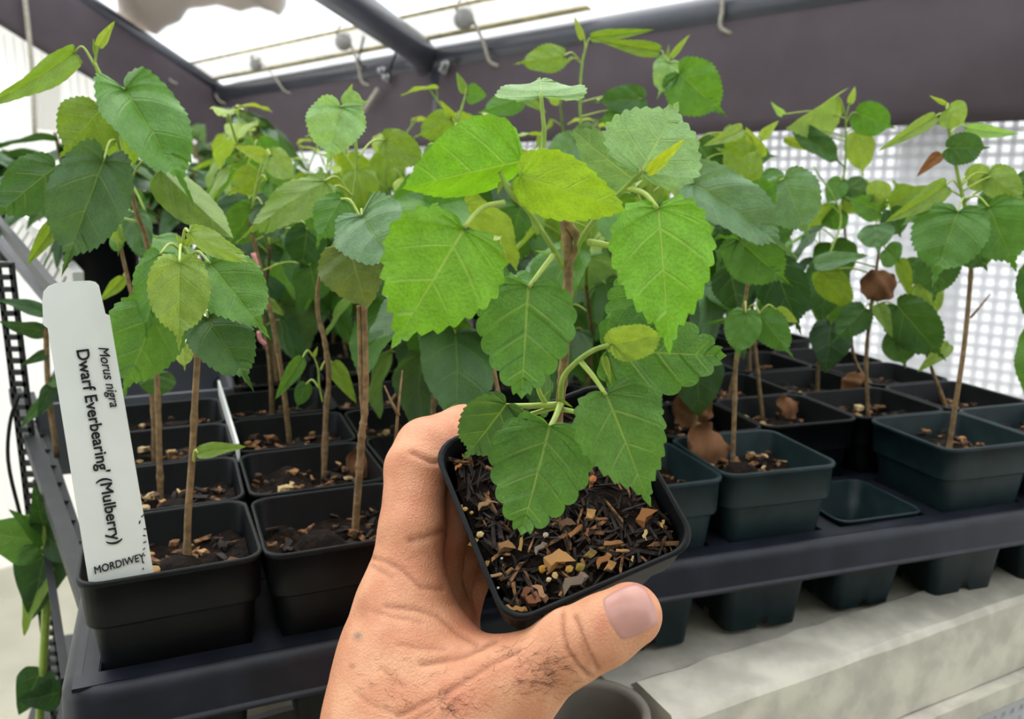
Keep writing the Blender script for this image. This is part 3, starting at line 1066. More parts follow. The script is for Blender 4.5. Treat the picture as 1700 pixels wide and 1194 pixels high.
spec_plant('A', 1, 0, 'mulberry cutting with a cut stub and one round yellow-edged leaf beside the hand',
    [([(596, 790), (601, 720), (605, 690), (607, 640), (606, 560), (604, 500), (602, 420), (600, 365)], .0028, .0014, .8),
     ([(603, 690), (599, 640), (597, 560), (596, 508)], .0016, .0012, 1)],
    [(580, 410, 602, 502, 122, 'D', 'mottle', dict(db=-.008, dt=-.02, roll=8, at=(602, 385), label='round leaf with yellowing edge')),
     (601, 358, 645, 432, 128, 'S2', 'grey', dict(db=-.01, dt=-.045, roll=6)),
     (566, 330, 520, 402, 66, 'S3', 'mid', dict(db=.006, dt=-.005, roll=20)),
     (622, 355, 672, 362, 48, 'S1', 'pale', dict(db=.02, dt=.02))], chips=10, base=(588, 886))
spec_plant('A', 1, 1, 'slender mulberry with a small side shoot low on its stem, left of the cut stub',
    [([(541, 690), (546, 630), (540, 572), (527, 512), (534, 450), (566, 385), (588, 320), (592, 258), (584, 196)], .0024, .0011, .55),
     ([(536, 668), (530, 640), (528, 612), (520, 590)], .0009, .0006, 0)],
    [(566, 178, 540, 264, 96, 'S2', 'pale', dict(db=-.015, dt=-.03, roll=14, label='pale top leaf')),
     (572, 174, 606, 168, 44, 'S1', 'pale', dict(db=-.01, dt=-.02, roll=-10)),
     (578, 160, 584, 138, 10, 'N', 'young', dict(db=-.01, dt=-.01)),
     (538, 300, 386, 380, 66, 'S3', 'yg', dict(db=-.02, dt=-.05, roll=38, at=(582, 324), arch=.006)),
     (542, 315, 524, 408, 74, 'S3', 'mid', dict(db=-.016, dt=-.03, roll=10)),
     (502, 594, 455, 666, 27, 'N', 'mid', dict(db=-.005, dt=-.01, at=(520, 592), roll=0)),
     (552, 602, 592, 670, 30, 'N', 'yg', dict(db=.004, dt=.0, at=(532, 615), roll=0)),
     (508, 638, 490, 684, 28, 'S3', 'dark', dict(db=0, dt=0, at=(530, 645), roll=0)),
     (521, 592, 527, 576, 7, 'N', 'young', dict(db=0, dt=0)),
     (640, 232, 712, 276, 56, 'S1', 'yg', dict(db=.02, dt=.01, at=(594, 262)))], chips=14, base=(537, 796))
spec_plant('A', 1, 2, 'mulberry whose reddish stem is wrapped with pink ties',
    [([(470, 640), (455, 545), (440, 478), (424, 410), (416, 370), (428, 300), (438, 262)], .0027, .0013, .72)],
    [(510, 380, 500, 456, 66, 'S2', 'deep', dict(roll=0)), (515, 440, 530, 514, 66, 'S1', 'dark', dict(roll=0)),
     (440, 262, 395, 242, 26, 'N', 'young', {}), (430, 290, 372, 330, 50, 'S3', 'yg', {}), (450, 258, 488, 300, 46, 'S1', 'lime', {}),
     (436, 340, 470, 400, 60, 'S3', 'blue', {}), (420, 345, 375, 420, 64, 'S1', 'mid', {}), (445, 300, 500, 330, 52, 'S2', 'mid', {}),
     (438, 500, 470, 520, 22, 'N', 'yg', dict(at=(448, 512)))], chips=14, base=(480, 730))
for sh in (0, 1):
    r = [o for o in bpy.data.objects if o.get('label', '').endswith('wrapped with pink ties')][0]
    yy = cell('A', 1, 2).y - .004
    mb = MB(); mb.tube(cat_rom([Wy(420 + 10 * sh, 420 + 130 * sh, yy), Wy(428 + 4 * sh, 445 + 118 * sh, yy), Wy(434 + 8 * sh, 475 + 98 * sh, yy)], 6), .0016, 6)
    mb.build('stem_tie', M['pink'], r)

spec_plant('B', 4, 0, 'mulberry seedling in the teal pot left of the empty tray pocket', 
    [([(1219, 690), (1222, 600), (1232, 530), (1243, 455), (1240, 400), (1236, 350)], .0022, .0012, .9)],
    [(1238, 520, 1222, 596, 60, 'S1', 'mid', dict(db=-.01, dt=-.02, roll=0, at=(1236, 505))),
     (1262, 522, 1316, 597, 58, 'S3', 'mid', dict(db=-.008, dt=-.02, roll=8, at=(1242, 512))),
     (1288, 514, 1328, 538, 22, 'N', 'young', dict(db=0, dt=0, at=(1262, 520))), (1236, 525, 1172, 540, 12, 'N', 'mid', dict(db=0, dt=0)),
     (1226, 398, 1308, 478, 96, 'S2', 'mid', dict(db=-.012, dt=-.03, roll=12)),
     (1212, 448, 1232, 535, 70, 'S3', 'deep', dict(db=.02, dt=.02)), (1285, 440, 1330, 560, 84, 'S1', 'deep', dict(db=.03, dt=.02)),
     (1152, 304, 1334, 408, 92, 'S2', 'grey', dict(db=-.02, dt=-.05, roll=-32, at=(1086, 318), arch=.006)),
     (1302, 296, 1340, 398, 96, 'S1', 'grey', dict(db=-.005, dt=-.02, roll=8)),
     (1236, 330, 1190, 392, 70, 'S3', 'deep', {}), (1248, 336, 1290, 300, 56, 'S1', 'mid', {}), (1238, 300, 1260, 240, 44, 'S3', 'yg', {}),
     (1230, 330, 1180, 300, 56, 'S1', 'dark', {})], 'teal', 14, base=(1216, 782))
spec_plant('B', 6, 0, 'mulberry with big leaves in the teal pot right of the empty tray pocket',
    [([(1588, 660), (1600, 580), (1608, 500), (1612, 430), (1605, 360), (1590, 290), (1576, 220), (1572, 172)], .0025, .0012, .62),
     ([(1611, 528), (1628, 508), (1644, 488)], .0011, .0006, 1)],
    [(1590, 352, 1546, 466, 116, 'S1', 'mid', dict(db=-.015, dt=-.03, roll=10, at=(1604, 330))),
     (1642, 344, 1692, 452, 104, 'S1', 'mid', dict(db=-.015, dt=-.03, roll=-8, at=(1604, 330))),
     (1612, 400, 1642, 452, 66, 'S2', 'dark', dict(db=-.004, dt=-.01)),
     (1560, 420, 1552, 505, 70, 'S3', 'dark', dict(db=.012, dt=.01)),
     (1572, 182, 1606, 206, 50, 'S3', 'lime', dict(db=-.003, dt=-.01, roll=-10, label='small yellow-green top leaf')),
     (1552, 194, 1468, 246, 25, 'N', 'lime', dict(db=0, dt=-.01, at=(1572, 206))), (1570, 172, 1544, 160, 8, 'N', 'young', dict(db=0, dt=0)),
     (1604, 213, 1694, 226, 24, 'N', 'pale', dict(db=.01, dt=0)),
     (1574, 246, 1650, 248, 54, 'S1', 'dark', dict(db=-.005, dt=-.01, roll=12)),
     (1640, 288, 1704, 334, 56, 'S3', 'lime', dict(db=0, dt=-.02, at=(1594, 310))), (1608, 300, 1660, 282, 46, 'S1', 'lime', dict(db=.004, dt=0)),
     (1570, 308, 1488, 366, 38, 'N', 'yg', dict(db=0, dt=-.02, roll=-20, at=(1592, 312))),
     (1562, 256, 1524, 288, 20, 'N', 'brown', dict(db=.005, dt=0, label='withered brown leaf')),
     (1548, 325, 1500, 378, 46, 'S1', 'grey', dict(db=.01, dt=.01)),
     (1650, 318, 1640, 372, 44, 'S3', 'dark', dict(db=.006, dt=.006)), (1690, 290, 1720, 360, 60, 'S3', 'dark', {})], 'teal', 12)
spec_plant('B', 5, 1, 'mulberry diagonally behind the empty tray pocket, its stem close to the front rim',
    [([(1258, 620), (1252, 560), (1248, 480), (1252, 400), (1256, 330), (1262, 262)], .0022, .0012, .7)],
    [(1262, 262, 1240, 216, 30, 'N', 'young', {}), (1264, 230, 1290, 200, 18, 'N', 'young', {}), (1276, 440, 1316, 520, 80, 'S1', 'deep', {}),
     (1240, 470, 1205, 520, 60, 'S3', 'deep', {}), (1270, 360, 1310, 420, 70, 'S2', 'dark', {}), (1240, 380, 1200, 440, 66, 'S1', 'dark', {}),
     (1262, 290, 1300, 330, 60, 'S3', 'mid', {}), (1246, 270, 1196, 250, 56, 'S1', 'yg', {}), (1232, 215, 1180, 238, 26, 'N', 'lime', {})], chips=6, base=(1264, 696))
spec_plant('B', 6, 1, 'mulberry with a brown withered leaf hanging on its stem, behind the empty pocket',
    [([(1438, 600), (1445, 520), (1452, 470), (1458, 425), (1466, 370), (1470, 330)], .0022, .0011, .75)],
    [(1490, 508, 1572, 606, 82, 'S1', 'dark', dict(db=-.01, dt=-.025, roll=8, at=(1447, 512))),
     (1488, 554, 1506, 614, 56, 'S1', 'dark', dict(db=-.006, dt=-.012, at=(1446, 520))),
     (1436, 512, 1384, 568, 52, 'S3', 'dark', dict(db=-.004, dt=-.01)), (1458, 506, 1480, 555, 26, 'N', 'yg', {}),
     (1452, 374, 1456, 416, 58, 'S3', 'grey', dict(db=-.01, dt=-.02, label='round greyish leaf')),
     (1352, 440, 1442, 418, 30, 'N', 'grey', dict(db=0, dt=-.01, roll=-20)),
     (1364, 452, 1422, 528, 52, 'S3', 'yg', dict(db=.004, dt=0)), (1470, 415, 1500, 440, 44, 'S1', 'mid', {}), (1494, 430, 1515, 500, 24, 'N', 'yg', {}),
     (1576, 572, 1528, 614, 26, 'N', 'lime', dict(db=-.002, dt=-.01)), (1470, 330, 1440, 300, 40, 'S3', 'lime', {}),
     (1474, 340, 1540, 310, 36, 'N', 'yg', {}), (1462, 352, 1410, 330, 44, 'S1', 'mid', {}), (1478, 350, 1500, 400, 44, 'S1', 'dark', {})], chips=8)
spec_plant('B', 7, 1, 'bare-stemmed mulberry behind the big-leaved seedling in the teal pot',
    [([(1540, 590), (1538, 540), (1536, 470), (1530, 400), (1526, 340)], .0021, .0011, .8)],
    [(1520, 345, 1480, 300, 44, 'S1', 'yg', {}), (1540, 400, 1580, 440, 50, 'S3', 'mid', {}), (1530, 440, 1490, 470, 46, 'S1', 'dark', {}),
     (1532, 470, 1560, 530, 50, 'S3', 'yg', {}), (1524, 345, 1548, 320, 36, 'S1', 'lime', {})], chips=6)
spec_plant('B', 7, 2, 'thin mulberry with drooping top leaves against the white grid wall',
    [([(1420, 600), (1412, 520), (1404, 400), (1398, 330), (1404, 260), (1404, 196)], .002, .0010, .6),
     ([(1404, 196), (1408, 180), (1412, 168)], .0009, .0006, 0)],
    [(1388, 160, 1296, 214, 36, 'H', 'lime', dict(db=0, dt=-.02, roll=165, at=(1402, 190))), (1410, 172, 1422, 142, 12, 'N', 'young', dict(db=0, dt=0)),
     (1424, 188, 1488, 218, 56, 'S1', 'mid', dict(db=-.005, dt=-.015, roll=14, at=(1404, 205))),
     (1424, 222, 1432, 296, 48, 'S3', 'lime', dict(db=.005, dt=0)),
     (1328, 222, 1412, 272, 38, 'S2', 'dark', dict(db=-.01, dt=-.02, roll=-30)), (1302, 232, 1384, 256, 16, 'N', 'young', dict(db=0, dt=0)),
     (1400, 330, 1440, 350, 40, 'N', 'yg', {}), (1396, 300, 1372, 340, 36, 'S1', 'mid', {}), (1300, 190, 1284, 176, 12, 'N', 'pale', {}),
     (1404, 310, 1450, 318, 44, 'S3', 'dark', {}), (1396, 350, 1360, 380, 50, 'S1', 'mid', {})], chips=6)
spec_plant('B', 4, 3, 'tall mulberry with a paired yellow-green top behind the held plant, nearest the pipe',
    [([(1010, 480), (985, 380), (968, 260), (963, 170), (966, 110), (972, 80)], .002, .001, .5)],
    [(936, 92, 856, 100, 46, 'S3', 'yg', dict(db=-.02, dt=-.03, roll=20, at=(962, 100))), (982, 62, 1082, 50, 20, 'N', 'yg', dict(db=0, dt=-.02, at=(970, 90))),
     (968, 66, 952, 26, 12, 'N', 'young', dict(db=0, dt=0)), (940, 104, 952, 92, 6, 'N', 'yg', dict(db=0, dt=0)),
     (1066, 164, 984, 166, 46, 'S1', 'dark', dict(db=.0, dt=-.01, roll=12)), (1060, 190, 990, 200, 44, 'S3', 'mid', dict(db=.0, dt=-.01)),
     (866, 162, 792, 184, 42, 'S3', 'mid', dict(db=0, dt=-.01, roll=16)), (930, 165, 900, 140, 30, 'N', 'young', {}), (870, 160, 905, 185, 18, 'N', 'lime', {}),
     (985, 215, 950, 260, 50, 'S1', 'grey', {}), (960, 240, 900, 270, 60, 'S1', 'grey', {}), (1000, 250, 1050, 280, 60, 'S2', 'mid', {})], chips=0)
spec_plant('B', 5, 2, 'mulberry whose serrated pale top leaves stand against the grey band behind the held plant',
    [([(1240, 500), (1190, 380), (1150, 260), (1125, 180), (1108, 112)], .002, .001, .5)],
    [(1128, 122, 1202, 196, 92, 'S2', 'mid', dict(db=-.01, dt=-.02, roll=10, label='serrated top leaf')),
     (1110, 104, 1098, 158, 50, 'S2', 'pale', dict(db=-.004, dt=-.015, roll=-20)), (1094, 84, 998, 70, 26, 'N', 'yg', dict(db=0, dt=-.02, at=(1106, 108))),
     (1114, 96, 1146, 54, 11, 'N', 'young', dict(db=0, dt=0)), (1108, 98, 1110, 72, 6, 'N', 'yg', dict(db=0, dt=0)),
     (1200, 220, 1245, 300, 60, 'S3', 'yg', {}), (1160, 240, 1200, 300, 66, 'S1', 'dark', {}), (1180, 300, 1140, 350, 70, 'S3', 'deep', {}),
     (1210, 330, 1230, 400, 70, 'S1', 'deep', {}), (1190, 360, 1160, 430, 70, 'S3', 'deep', {}), (1215, 255, 1300, 262, 40, 'S2', 'dark', {})], chips=0)
spec_plant('A', 2, 3, 'mulberry with a curled top shoot right of the vertical pipe',
    [([(735, 540), (738, 420), (742, 300), (762, 200), (772, 160)], .002, .001, .6)],
    [(772, 155, 758, 118, 16, 'N', 'yg', dict(db=0, dt=0)), (776, 154, 808, 160, 34, 'N', 'mid', dict(db=0, dt=0)), (752, 196, 735, 172, 14, 'N', 'young', {}),
     (750, 200, 690, 230, 50, 'S3', 'yg', {}), (745, 250, 700, 290, 60, 'S1', 'mid', {}), (755, 230, 800, 250, 56, 'S3', 'mid', {}),
     (740, 300, 700, 350, 66, 'S1', 'dark', {}), (742, 310, 790, 360, 66, 'S3', 'dark', {}), (738, 360, 700, 420, 66, 'S1', 'grey', {}), (740, 370, 780, 430, 66, 'S2', 'deep', {})], chips=0)

# ------------------------------------------------------------------ the other pots
done = {('A', 0, 0), ('A', 0, 1), ('A', 0, 2), ('A', 1, 0), ('A', 1, 1), ('A', 1, 2), ('B', 4, 0), ('B', 6, 0), ('B', 5, 1), ('B', 6, 1), ('B', 7, 1),
        ('B', 7, 2), ('B', 4, 3), ('B', 5, 2), ('A', 2, 3), ('B', 5, 0)}
NM = ('leftmost', 'second', 'third', 'fourth')
fi = 0
for t, tl in (('A', 'tray with the label'), ('B', 'tray with the empty pocket')):
    for k in range(4):
        for c in range(3 if t == 'A' else 5):
            cc = c + (3 if t == 'B' else 0)
            if (t, cc, k) in done:
                continue
            lab = 'mulberry seedling, %s in the %s row of the %s' % ((('first', 'second', 'last') if t == 'A' else ('first', 'second', 'third', 'fourth', 'last'))[c], ORD[k], tl)
            r = pot_thing('potted_mulberry', t, cc, k, lab, 'teal' if t == 'B' and k == 0 else 'black', None, rnd.uniform(-.002, .002), 8 if k < 2 else 3)
            if (t, cc, k) == ('A', 0, 3):
                filler(r, fi, rnd.uniform(0, 6.28), .8, .75)
            elif (t, cc, k) in (('A', 2, 0), ('B', 3, 0)):
                filler(r, fi, rnd.uniform(0, 6.28), .8, .55)
            else:
                filler(r, fi, rnd.uniform(0, 6.28), rnd.uniform(.84, 1.04) * (.88 if t == 'B' and c > 2 else 1), .45 if t == 'B' and c > 2 else .1)
            fi += 1
for t, cs, ks in (('A', (1.15, 2.15, 3.15), (4.35, 5.35, 6.35, 7.35, 8.35)), ('B', (4, 5, 6, 7), (4.35, 5.35, 6.35, 7.35))):
    for k in ks:
        for c in cs:
            g = 'seedlings in the back tray by the %s' % ('corner of the pipes' if t == 'A' else 'white grid wall')
            lab = 'mulberry seedling in a black pot deep in the %s' % ('back tray behind the label' if t == 'A' else 'back tray by the white wall')
            r = pot_thing('potted_mulberry', t, c, k, lab, 'black', g, rnd.uniform(-.002, .002), 2)
            filler(r, fi, rnd.uniform(0, 6.28), rnd.uniform(.9, 1.1) * (.86 if t == 'B' and c > 5 else 1), .4 if t == 'B' and c > 5 else .05)
            fi += 1

# the pocket that holds no seedling: a low empty pot
ce = cell('B', 5, 0)
ep = thing('empty_pot', 'empty black pot sunk in the tray pocket between the two teal pots', 'pot', (ce.x, ce.y, RIM - PH), TRAY['B'][1])
link('pot', POT['teal'], ep, Matrix.Translation((0, 0, PH * .62)) @ Matrix.Diagonal((.84, .84, .62, 1)))
# dry fallen leaves lying in pots
def dry(px, py, zz, size, label, hang=None, ang=0.0):
    rg = random.Random(px)
    bm = bmesh.new()
    bmesh.ops.create_grid(bm, x_segments=12, y_segments=12, size=0.5)
    for v in bm.verts:
        x, y = v.co.x, v.co.y
        k = 1 - 0.28 * (abs(x * 2) ** 3 * abs(y * 2) ** 3)
        v.co.z = 0.26 * math.sin(x * 6 + 1) * math.cos(y * 4) + 0.06 * math.sin(x * 15 + y * 11) + 0.9 * (x * x)
        v.co.x *= k * (1 + .05 * math.sin(y * 14)); v.co.y *= 1.0 * k * (1 + .06 * math.sin(x * 17))
    bmesh.ops.solidify(bm, geom=bm.faces[:], thickness=0.03)
    me = bpy.data.meshes.new('dry_leaf'); bm.to_mesh(me); bm.free(); me.materials.append(M['dry'])
    me.polygons.foreach_set('use_smooth', [True] * len(me.polygons))
    p = hang or Wz(px, py, zz)
    s = size * depth(p) / F
    o = link('dry_leaf', me)
    o.location = p
    o.rotation_euler = (math.radians(62 if hang is None else 84), ang, math.radians(rg.uniform(-25, 25)))
    o.scale = (s, s * .9, s * .7)
    tag(o, label, 'dead leaf', 'dead leaves among the pots')
    return o
dry(1172, 742, RIM - .004, 78, 'large curled brown dead leaf in the teal pot left of the empty pocket', None, .8)
dry(1150, 682, RIM - .002, 66, 'crumpled brown dead leaf in the pot just behind that teal pot', None, -.3)
dry(765, 622, RIM - .004, 58, 'dark brown dead leaf lying in a pot left of the held stem', None, .2)
dry(1306, 676, RIM - .004, 42, 'small brown dead leaf under the pair of thin stems', None, .5)
dry(1418, 640, RIM - .004, 46, 'brown dead leaf at the foot of the withered-leaf seedling', None, -.5)
dry(600, 770, RIM - .008, 52, 'brown dead leaf in the pot behind the cut stub', None, .4)
b = cell('B', 6, 1)
dry(1457, 474, 0, 56, 'brown withered leaf stuck halfway up a stem behind the empty pocket', Wy(1457, 474, b.y - .006), .1)
# bare twigs
for pts, lab in ((((655, 760), (660, 690), (668, 615)), 'thin pale bare twig rising above the index finger'), (((662, 690), (650, 668), (638, 640)), 'short dry twig forking beside the pale twig')):
    yy = cell('A', 2, 0).y - .012
    mb = MB(); mb.tube([Wy(x, y, yy) for x, y in pts], [.0011, .0008, .0004], 6)
    tag(mb.build('twig', M['wood']), lab, 'twig')
# ------------------------------------------------------------------ white plant labels
TD = Matrix.Rotation(TRAY['A'][1], 3, 'Z') @ Vector((0, 1, 0))        # depth direction of the rows
TQ = cell('A', 0, 0) - TD * 0.0335
TN = (TD - Vector((0, 0, 0.10))).normalized()                           # label leans back a little
def tagp(x, y):
    return Wpl(x, y, TQ, TN)
outl = [(150, 985), (79, 545), (72, 540), (70, 500), (72, 484), (80, 475), (92, 470), (120, 467), (148, 466), (158, 468), (164, 474), (170, 500), (175, 521), (182, 524), (258, 970)]
vs = [tagp(*p) for p in outl]
# keep going down into the pot
d0 = (vs[0] - vs[1]).normalized(); d1 = (vs[-1] - vs[-2]).normalized()
vs[0] = vs[0] + d0 * 0.008
vs[-1] = vs[-1] + d1 * 0.008
k = len(vs)
fwd = TN
v2 = [v + fwd * 0.0007 for v in vs]
lab = link('plant_label', meshdata('plant_label', vs + v2, [tuple(range(k)), tuple(range(k, 2 * k))[::-1]] + [(i, k + i, k + (i + 1) % k, (i + 1) % k) for i in range(k)], M['label'], False))
tag(lab, 'white plastic plant label with black lettering in the nearest black pot', 'label')
def text(s, p0, p1, hpx, shear=0.0, bold=0.0):
    """lettering running from pixel p0 to p1 along the label face, letter height hpx"""
    cu = bpy.data.curves.new('lettering', 'FONT')
    cu.body = s
    cu.shear = shear
    cu.size = 1.0
    cu.extrude = 0.01
    o = bpy.data.objects.new('lettering', cu)
    COL.objects.link(o)
    cu.materials.append(M['ink'])
    bpy.context.view_layer.update()
    wv = o.dimensions.x or 1
    a = tagp(*p0); b_ = tagp(*p1)
    x = (b_ - a); L = x.length; x.normalize()
    zd = -TN
    y = zd.cross(x)
    sx = L / wv
    sy = hpx * depth(a) / F / 0.72
    a = a - TN * 0.0004
    o.matrix_world = Matrix(((x.x * sx, y.x * sy, zd.x * .01, a.x), (x.y * sx, y.y * sy, zd.y * .01, a.y), (x.z * sx, y.z * sy, zd.z * .01, a.z), (0, 0, 0, 1)))
    dg = bpy.context.evaluated_depsgraph_get()
    me = bpy.data.meshes.new_from_object(o.evaluated_get(dg))
    mw = o.matrix_world.copy()
    if bold:                                # heavier strokes: the glyphs laid again a hair to each side
        v0 = [v.co.copy() for v in me.vertices]; f0 = [tuple(p.vertices) for p in me.polygons]
        vs_, fs_ = [], []
        for k_, (dx, dy) in enumerate(((0, 0), (bold, bold * .4), (-bold, -bold * .4), (bold * .5, -bold), (-bold * .5, bold))):
            fs_ += [tuple(i + len(vs_) for i in f) for f in f0]
            vs_ += [v + Vector((dx, dy, k_ * .002)) for v in v0]
        me = meshdata('lettering', vs_, fs_, M['ink'], False)
    bpy.data.objects.remove(o)
    bpy.data.curves.remove(cu)
    return link('lettering', me, lab, mw)
text('Morus nigra', (163, 576), (183, 675), 16, 0.25, 0.006)
text("Dwarf Everbearing' (Mulberry)", (127, 580), (184, 902), 19, 0, 0.017)
text('MORDIWEY', (157, 953), (241, 929), 13, 0.1, 0.012)
# soil specks on the label
for i in range(9):
    x = 232 + rnd.uniform(-2, 9) + i * .8; y = 856 + i * 11
    p = tagp(x, y) - TN * .0003
    mb = MB(); R = Matrix.Rotation(rnd.uniform(0, 3), 3, 'Y')
    mb.box(p, (rnd.uniform(.0006, .002), .0004, .0004), R)
    mb.build('soil_speck', M['fibre'], lab, False)
# thin white strip set edge-on between two pots
ya, yb = cell('A', 0, 3), cell('A', 0, 2)
e0 = Wz(364, 644, RIM + .006); e1 = Wz(396, 752, RIM + .002)
mb = MB(); mb.bar(e0, e1, .0016, .012)
tag(mb.build('plant_label', M['label'], None, False), 'blank white strip wedged edge-on between two pots behind the label', 'label')

# ------------------------------------------------------------------ the held seedling
CM = Matrix(((RT.x, UP.x, -FW.x), (RT.y, UP.y, -FW.y), (RT.z, UP.z, -FW.z)))
def rod(w):
    w = Vector(w); return Matrix.Rotation(w.length, 3, w.normalized())
HR = CM @ rod((-0.5645, 0.1004, 0.3937))
HT = CAMPOS + CM @ Vector((0.0185, -0.0503, -0.3187))
HM = Matrix.Translation(HT) @ HR.to_4x4()
HN = HR @ Z
hs = 0.0386 / 0.0386
base_c = HT - HN * PH * hs
held = thing('potted_mulberry', 'bright green mulberry cutting in the tilted black pot held in the hand', 'potted plant', base_c)
Ti = Matrix.Translation(-base_c)
HMS = HM @ Matrix.Scale(hs, 4)
link('pot', POT['black'], held, Ti @ HMS)
hsoil = soil_mesh(9, -0.0105, .003)
link('soil', hsoil, held, Ti @ HMS)
# fine dark bark
rg = random.Random(77)
mb = MB()
for i in range(700):
    x = rg.uniform(-.0325, .0325); y = rg.uniform(-.0325, .0325)
    R = Matrix.Rotation(rg.uniform(0, 6.28), 3, 'Z') @ Matrix.Rotation(rg.uniform(-.5, .5), 3, 'X') @ Matrix.Rotation(rg.uniform(-.35, .35), 3, 'Y')
    q = rg.random()
    mb.box((x, y, -.0105 + rg.uniform(.0002, .0035)), (rg.uniform(.003, .012), rg.uniform(.0004, .0015), rg.uniform(.0004, .0010)), R, 0 if q < .86 else 1, .35, rg)
link('bark_fibre', mb.me('bark_fibre', [M['fibre'], M['chips_mix']], False), held, Ti @ HMS, 'stuff')
HMI = HMS.inverted()
def on_soil(px, py, lz=-.0068):
    p0 = HMS @ Vector((0, 0, lz))
    w = Wpl(px, py, p0, HN)
    return HMI @ w
# (px, py, length px, shape, sRGB, angle)
for (px, py, s, kk, c, an) in [
    (797, 887, 17, 0, (232, 204, 150), 0), (786, 901, 15, 3, (206, 176, 104), 1), (840, 906, 28, 1, (156, 116, 76), .2), (925, 928, 46, 1, (196, 148, 92), .4),
    (945, 944, 19, 0, (216, 172, 84), 0), (963, 941, 22, 0, (158, 140, 62), 0), (900, 944, 18, 0, (204, 150, 52), .5), (921, 955, 16, 0, (226, 196, 132), 1),
    (897, 983, 36, 2, (186, 142, 106), -.9), (952, 967, 56, 2, (150, 132, 116), .6), (1070, 856, 36, 1, (160, 108, 62), .9), (1071, 888, 22, 2, (222, 196, 140), 1.4),
    (984, 795, 20, 0, (206, 122, 70), .3), (980, 856, 20, 3, (198, 152, 98), 1.3), (1001, 930, 38, 2, (178, 124, 72), .7), (1013, 941, 18, 3, (196, 148, 88), 1.2),
    (883, 996, 24, 3, (152, 98, 68), .4), (861, 1012, 28, 2, (190, 140, 80), .1), (845, 1009, 18, 2, (200, 150, 90), -.4), (803, 838, 30, 2, (176, 140, 100), .6),
    (762, 843, 12, 3, (224, 182, 104), 0), (772, 845, 12, 0, (232, 196, 122), 0), (783, 851, 9, 0, (216, 160, 92), 0), (833, 927, 6, 0, (240, 226, 200), 0),
    (827, 976, 6, 0, (236, 226, 206), 0), (906, 888, 14, 0, (196, 186, 168), 0), (865, 902, 26, 4, (176, 146, 82), 1.5), (806, 940, 22, 2, (178, 142, 82), 1.2),
    (896, 910, 30, 2, (138, 122, 112), .8), (980, 921, 18, 3, (150, 126, 70), 1), (1050, 928, 12, 2, (206, 176, 122), 1.4), (1100, 870, 18, 2, (206, 172, 104), 1.3),
    (760, 775, 18, 2, (216, 150, 100), .8), (1020, 902, 34, 4, (170, 122, 78), .15), (958, 880, 34, 4, (160, 112, 70), .8), (975, 884, 18, 2, (140, 92, 64), 1.5),
    (825, 955, 22, 4, (196, 160, 120), .3), (911, 962, 12, 0, (236, 214, 170), 0), (1000, 862, 22, 4, (140, 100, 70), .1), (940, 868, 26, 1, (112, 84, 64), .4),
    (873, 983, 22, 1, (128, 84, 58), 1.1), (1035, 915, 24, 4, (180, 140, 96), .05)]:
    lp = on_soil(px, py)
    sz = s * .3187 / F / hs
    R = Matrix.Rotation(an - .45, 4, 'Z') @ Matrix.Rotation(rg.uniform(-.25, .25), 4, 'X')
    link('wood_chip', CHIP[kk], held, Ti @ HMS @ Matrix.Translation(lp) @ R @ Matrix.Scale(sz, 4), None, srgb(*c))

def hp(px, py, z):
    return W(px, py, z)
# stem and shoots
def hstem(pts, r0, r1, gf, name='stem', knots=True):
    return stem_build(held, [hp(*p) for p in pts], r0, r1, [M['wood'], M['green']], gf, name, 10, knots)
soil_c = HMS @ Vector((.002, .002, -.016))
zs = depth(soil_c); sx_, sy_ = pix(soil_c)
hstem([(sx_, sy_, zs), (930, 740, .308), (928, 690, .292), (934, 630, .281), (939, 560, .274), (943, 470, .268), (943, 420, .266), (938, 362, .264)], .0021, .0020, 1.0)
hstem([(944, 445, .266), (958, 400, .264), (944, 372, .263)], .0013, .0016, 1.0)
hstem([(938, 446, .267), (905, 392, .259), (876, 350, .252), (845, 318, .248), (830, 285, .247)], .0012, .0008, 0.0, 'shoot', False)
hstem([(950, 432, .267), (968, 392, .262), (1000, 350, .256), (1035, 315, .250), (1066, 283, .246)], .0013, .0009, 0.0, 'shoot', False)
hstem([(930, 672, .288), (934, 630, .276), (955, 603, .268), (985, 582, .262), (1015, 572, .258)], .0014, .0009, 0.0, 'shoot', False)
hstem([(893, 388, .257), (878, 340, .252), (884, 290, .250), (903, 240, .248), (898, 156, .246)], .0009, .0008, 0.0, 'petiole', False)
def hpet(pts, r=.0008):
    petiole(held, [hp(*p) for p in pts], r)
hpet([(838, 336, .248), (800, 345, .246), (771, 378, .243)])
hpet([(918, 424, .261), (898, 450, .257), (878, 477, .254)])
hpet([(1040, 312, .250), (1070, 322, .245), (1092, 347, .242)])
hpet([(962, 598, .267), (985, 625, .262), (1006, 656, .258)])
hpet([(931, 668, .286), (923, 690, .280), (912, 711, .274)], .0010)
hpet([(928, 672, .286), (885, 674, .282), (841, 674, .279)], .0010)
hpet([(934, 680, .286), (955, 684, .280), (985, 692, .272)])
hpet([(905, 668, .284), (895, 650, .282), (891, 625, .280)], .0008)
hpet([(924, 676, .286), (895, 684, .284), (872, 690, .283)], .0008)
hpet([(870, 285, .250), (888, 282, .248), (868, 288, .246)], .0008)
hpet([(976, 402, .261), (1002, 406, .262), (1030, 412, .263)], .0010)
def hl(bx, by, tx, ty, w, var, tn, zb_, zt_, roll=0.0):
    return put_leaf(held, hp(bx, by, zb_), hp(tx, ty, zt_), w, var, tn, roll, None, 1.0)
hl(898, 158, 897, 96, 150, 'S3', 'pale', .246, .262, 0)                 # top leaf seen from below
hl(866, 268, 674, 308, 176, 'H', 'bright', .247, .234, 8)
hl(864, 292, 1037, 346, 112, 'C3', 'hot', .245, .236, 10)
